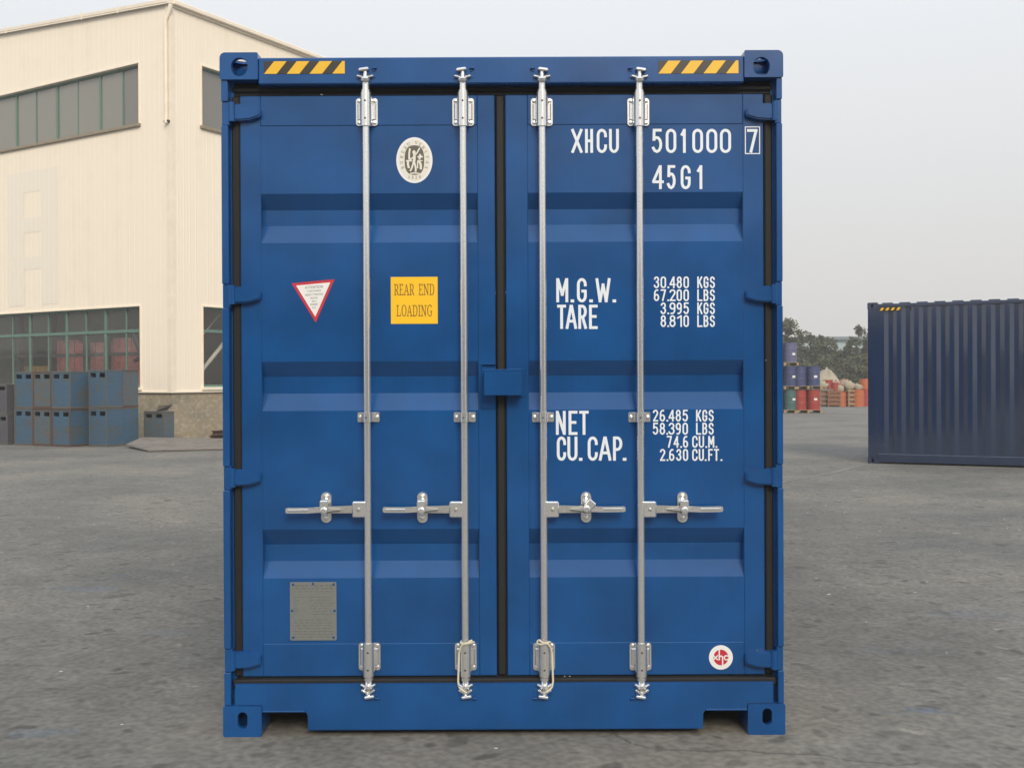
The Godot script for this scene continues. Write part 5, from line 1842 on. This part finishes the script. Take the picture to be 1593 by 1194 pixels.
# ------------------------------------------------------------------ trees and the far shed
func make_tree(label: String, at: Vector3, h: float, w: float, leaf: int, sd: int) -> void:
	var o := thing("tree", label, "tree", at, 0.0, "trees beyond the yard")
	var rng := RandomNumberGenerator.new()
	rng.seed = sd
	var g := Geo.new()
	var top := Vector3(rng.randf_range(-0.3, 0.3), h * 0.62, rng.randf_range(-0.3, 0.3))
	g.tube([Vector3.ZERO, top * 0.35 + Vector3(0.06, 0, 0), top * 0.7, top], 0.16, 0.05, 8)
	part("trunk", g, mats["bark"], o)
	var tips := []
	for k in 9:
		var b := top * rng.randf_range(0.38, 0.95)
		var a := rng.randf() * TAU
		var e := b + Vector3(cos(a) * w * rng.randf_range(0.22, 0.42), h * rng.randf_range(0.08, 0.26), sin(a) * w * rng.randf_range(0.22, 0.42))
		g = Geo.new()
		g.tube([b, (b + e) * 0.5 + Vector3(0, 0.12, 0), e], 0.05, 0.02, 5)
		part("limb", g, mats["bark"], o)
		tips.append(e)
	tips.append(top + Vector3(0, h * 0.14, 0))
	# leaf clumps: many small faces gathered in uneven clusters
	var L := Geo.new()
	var clusters := []
	for k in 34:
		var c: Vector3
		if k < tips.size():
			c = tips[k]
		else:
			var a := rng.randf() * TAU
			var y := rng.randf_range(0.10, 0.96)
			var rad := w * 0.46 * sqrt(maxf(0.05, sin(PI * clampf(y * 0.86 + 0.10, 0.0, 1.0)))) * sqrt(rng.randf_range(0.25, 1.0))
			c = Vector3(cos(a) * rad, h * y, sin(a) * rad)
		clusters.append([c, rng.randf_range(0.26, 0.62) * w * 0.26])
	for q in clusters:
		for k in 92:
			var dir := Vector3(rng.randfn(), rng.randfn() * 0.8, rng.randfn()).normalized() * pow(rng.randf(), 0.45) * float(q[1])
			var p: Vector3 = q[0] + dir
			if p.y < 0.3:
				continue
			var s := rng.randf_range(0.055, 0.14)
			var ax := Vector3(rng.randfn(), rng.randfn(), rng.randfn()).normalized()
			var u := ax.cross(Vector3.UP).normalized() * s
			var v := ax.cross(u).normalized() * s * 0.7
			var nn := (u.cross(v)).normalized()
			L.tri3(p - u, p + v, p + u, nn, nn, nn)
			L.tri3(p - u, p + u, p - v, nn, nn, nn)
	part("crown", L, mats["leaf_%d" % leaf], o)

func build_far() -> void:
	var spots := [
		[1214, -76.0, 6.2, 3.6, 0, "tall ragged tree rising behind the stacked drums"], [1232, -78.0, 5.5, 3.4, 1, "olive green tree behind the topmost drum pallet"], [1250, -75.0, 4.9, 3.4, 2, "grey green tree behind the dark blue drums"],
		[1265, -79.0, 5.4, 3.2, 0, "dark tree with a pointed top behind the red drums"], [1283, -77.0, 4.9, 3.0, 1, "olive tree behind the beige bale"], [1298, -82.0, 3.4, 2.8, 2, "low bush in the gap before the pale blue shed"],
		[1313, -80.0, 3.5, 2.8, 0, "low dark bush behind the scrap heap"], [1329, -77.0, 4.9, 2.8, 1, "olive tree behind the orange tubs"], [1345, -75.0, 5.5, 3.2, 2, "grey green tree beside the dark container's corner"], [1366, -79.0, 6.0, 3.4, 0, "dark tree behind the dark container"]]
	var k := 0
	for s in spots:
		var z: float = s[1]
		make_tree(s[5], Vector3(shot(s[0], 600, z).x, 0, z), s[2], s[3], s[4], 300 + k)
		k += 1
	# shrubs closing the view under the crowns
	for j in 8:
		var z := -72.0 - (j % 3)
		var lab := ["round hedge bush by the drums", "dark hedge bush under the olive tree", "wide hedge bush beyond the bale", "low hedge bush beyond the slatted crates", "hedge bush under the gap in the trees", "green hedge bush beyond the sacks", "leafy hedge bush beyond the tubs", "hedge bush by the dark container"]
		make_tree(lab[j], Vector3(shot(1218 + j * 19, 600, z).x, 0, z), 2.9 + 0.35 * (j % 3), 3.4, j % 3, 400 + j)
	var t := thing("shed", "pale blue shed with a flat dark roof edge showing between the trees", "building", Vector3(shot(1306, 560, -120.0).x, 0, -120.0))
	var g := Geo.new()
	g.span(Vector3(-4.6, 0, -8), Vector3(4.6, 6.0, 0))
	part("wall", g, mats["far_blue_wall"], t)
	g = Geo.new()
	g.span(Vector3(-5.0, 6.001, -8.4), Vector3(5.0, 6.40, 0.5), 0.03)
	part("roof", g, mats["far_roof"], t)
	g = Geo.new()
	g.span(Vector3(-1.6, 0, 0.002), Vector3(1.6, 3.4, 0.06))
	part("door", g, mats["far_roof"], t)

# ------------------------------------------------------------------ unseen containers and shed, added to shape reflections in the glossy paint
func build_mirror_props() -> void:
	for k in 6:  # added row, out of view: dark backdrop for the navy faces to mirror
		for lev in 2:
			var o := copy_of(dark_box, Vector3(-44.0 + 12.35 * k, 2.91 * lev, 31.0), 0.0, ["added unseen navy container on the ground in the mirrored row behind the viewer", "added unseen navy container on top of the mirrored row behind the viewer"][lev])
			o.set_meta("group", "added containers stacked behind the viewer for reflections")
	for k in 2:  # added row, out of view: darkens what the right-facing ribs mirror
		for lev in 2:
			var o := copy_of(dark_box, Vector3(34.0, 2.91 * lev, -13.0 + 12.35 * k), -PI / 2, ["added unseen navy container on the ground in the mirrored row along the yard's right side", "added unseen navy container on top of the mirrored row along the yard's right side"][lev])
			o.set_meta("group", "added containers for reflections stacked along the yard's right side")
	var t := thing("added_shed", "added unseen long low grey shed for reflections far across the yard, facing the dark container's corner", "building", Vector3(-72.0, 0, -14.0))
	var g := Geo.new()  # added shed, out of view: cuts off the mirrored sky low down
	g.span(Vector3(-8, 0, -22), Vector3(0, 3.6, 22))
	part("wall", g, mats["inner_wall"], t)
	g = Geo.new()
	g.span(Vector3(-8.3, 3.601, -22.4), Vector3(0.4, 3.85, 22.4))
	part("roof", g, mats["far_roof"], t)

# ------------------------------------------------------------------ assembly
func _ready() -> void:
	var cam := Camera3D.new()
	cam.name = "camera"
	cam.fov = rad_to_deg(2.0 * atan(597.0 / FOCAL))
	cam.near = 0.05
	cam.far = 2500.0
	cam.position = EYE
	cam.rotation = Vector3(-atan(PITCH / FOCAL), 0, -ROLL)
	add_child(cam)
	cam.current = true

	var sky_mat := ProceduralSkyMaterial.new()
	sky_mat.sky_horizon_color = lin(0.45, 0.435, 0.418)
	sky_mat.sky_top_color = lin(0.77, 0.86, 0.97)
	sky_mat.sky_curve = 0.6
	sky_mat.sky_energy_multiplier = 1.0
	sky_mat.ground_bottom_color = lin(0.2, 0.195, 0.18)
	sky_mat.ground_horizon_color = lin(0.5, 0.49, 0.47)
	sky_mat.sun_angle_max = 1.0
	var sky := Sky.new()
	sky.sky_material = sky_mat
	var env := Environment.new()
	env.background_mode = Environment.BG_SKY
	env.sky = sky
	env.tonemap_mode = Environment.TONE_MAPPER_LINEAR
	env.tonemap_exposure = 1.55
	env.sdfgi_enabled = true
	env.ssao_enabled = true
	env.ssil_enabled = true
	env.fog_enabled = true
	env.fog_density = 0.0019
	env.fog_light_color = lin(0.80, 0.80, 0.79)
	var we := WorldEnvironment.new()
	we.name = "environment"
	we.environment = env
	add_child(we)

	var sun := DirectionalLight3D.new()
	sun.name = "sun"
	sun.light_color = Color(1.0, 0.95, 0.87)
	sun.light_energy = 0.5
	sun.light_angular_distance = 24.0
	sun.shadow_enabled = true
	add_child(sun)
	# hazy sun behind the viewer, a little to the right
	var az := deg_to_rad(14.0)
	var el := deg_to_rad(33.0)
	var from := Vector3(sin(az) * cos(el), sin(el), cos(az) * cos(el))
	sun.look_at_from_position(from * 50.0, Vector3.ZERO)

	make_materials()
	build_ground()
	build_warehouse()
	build_front_container()
	build_far_container()
	build_bins()
	build_drums()
	build_scrap()
	build_far()
	build_ropes()
	build_mirror_props()
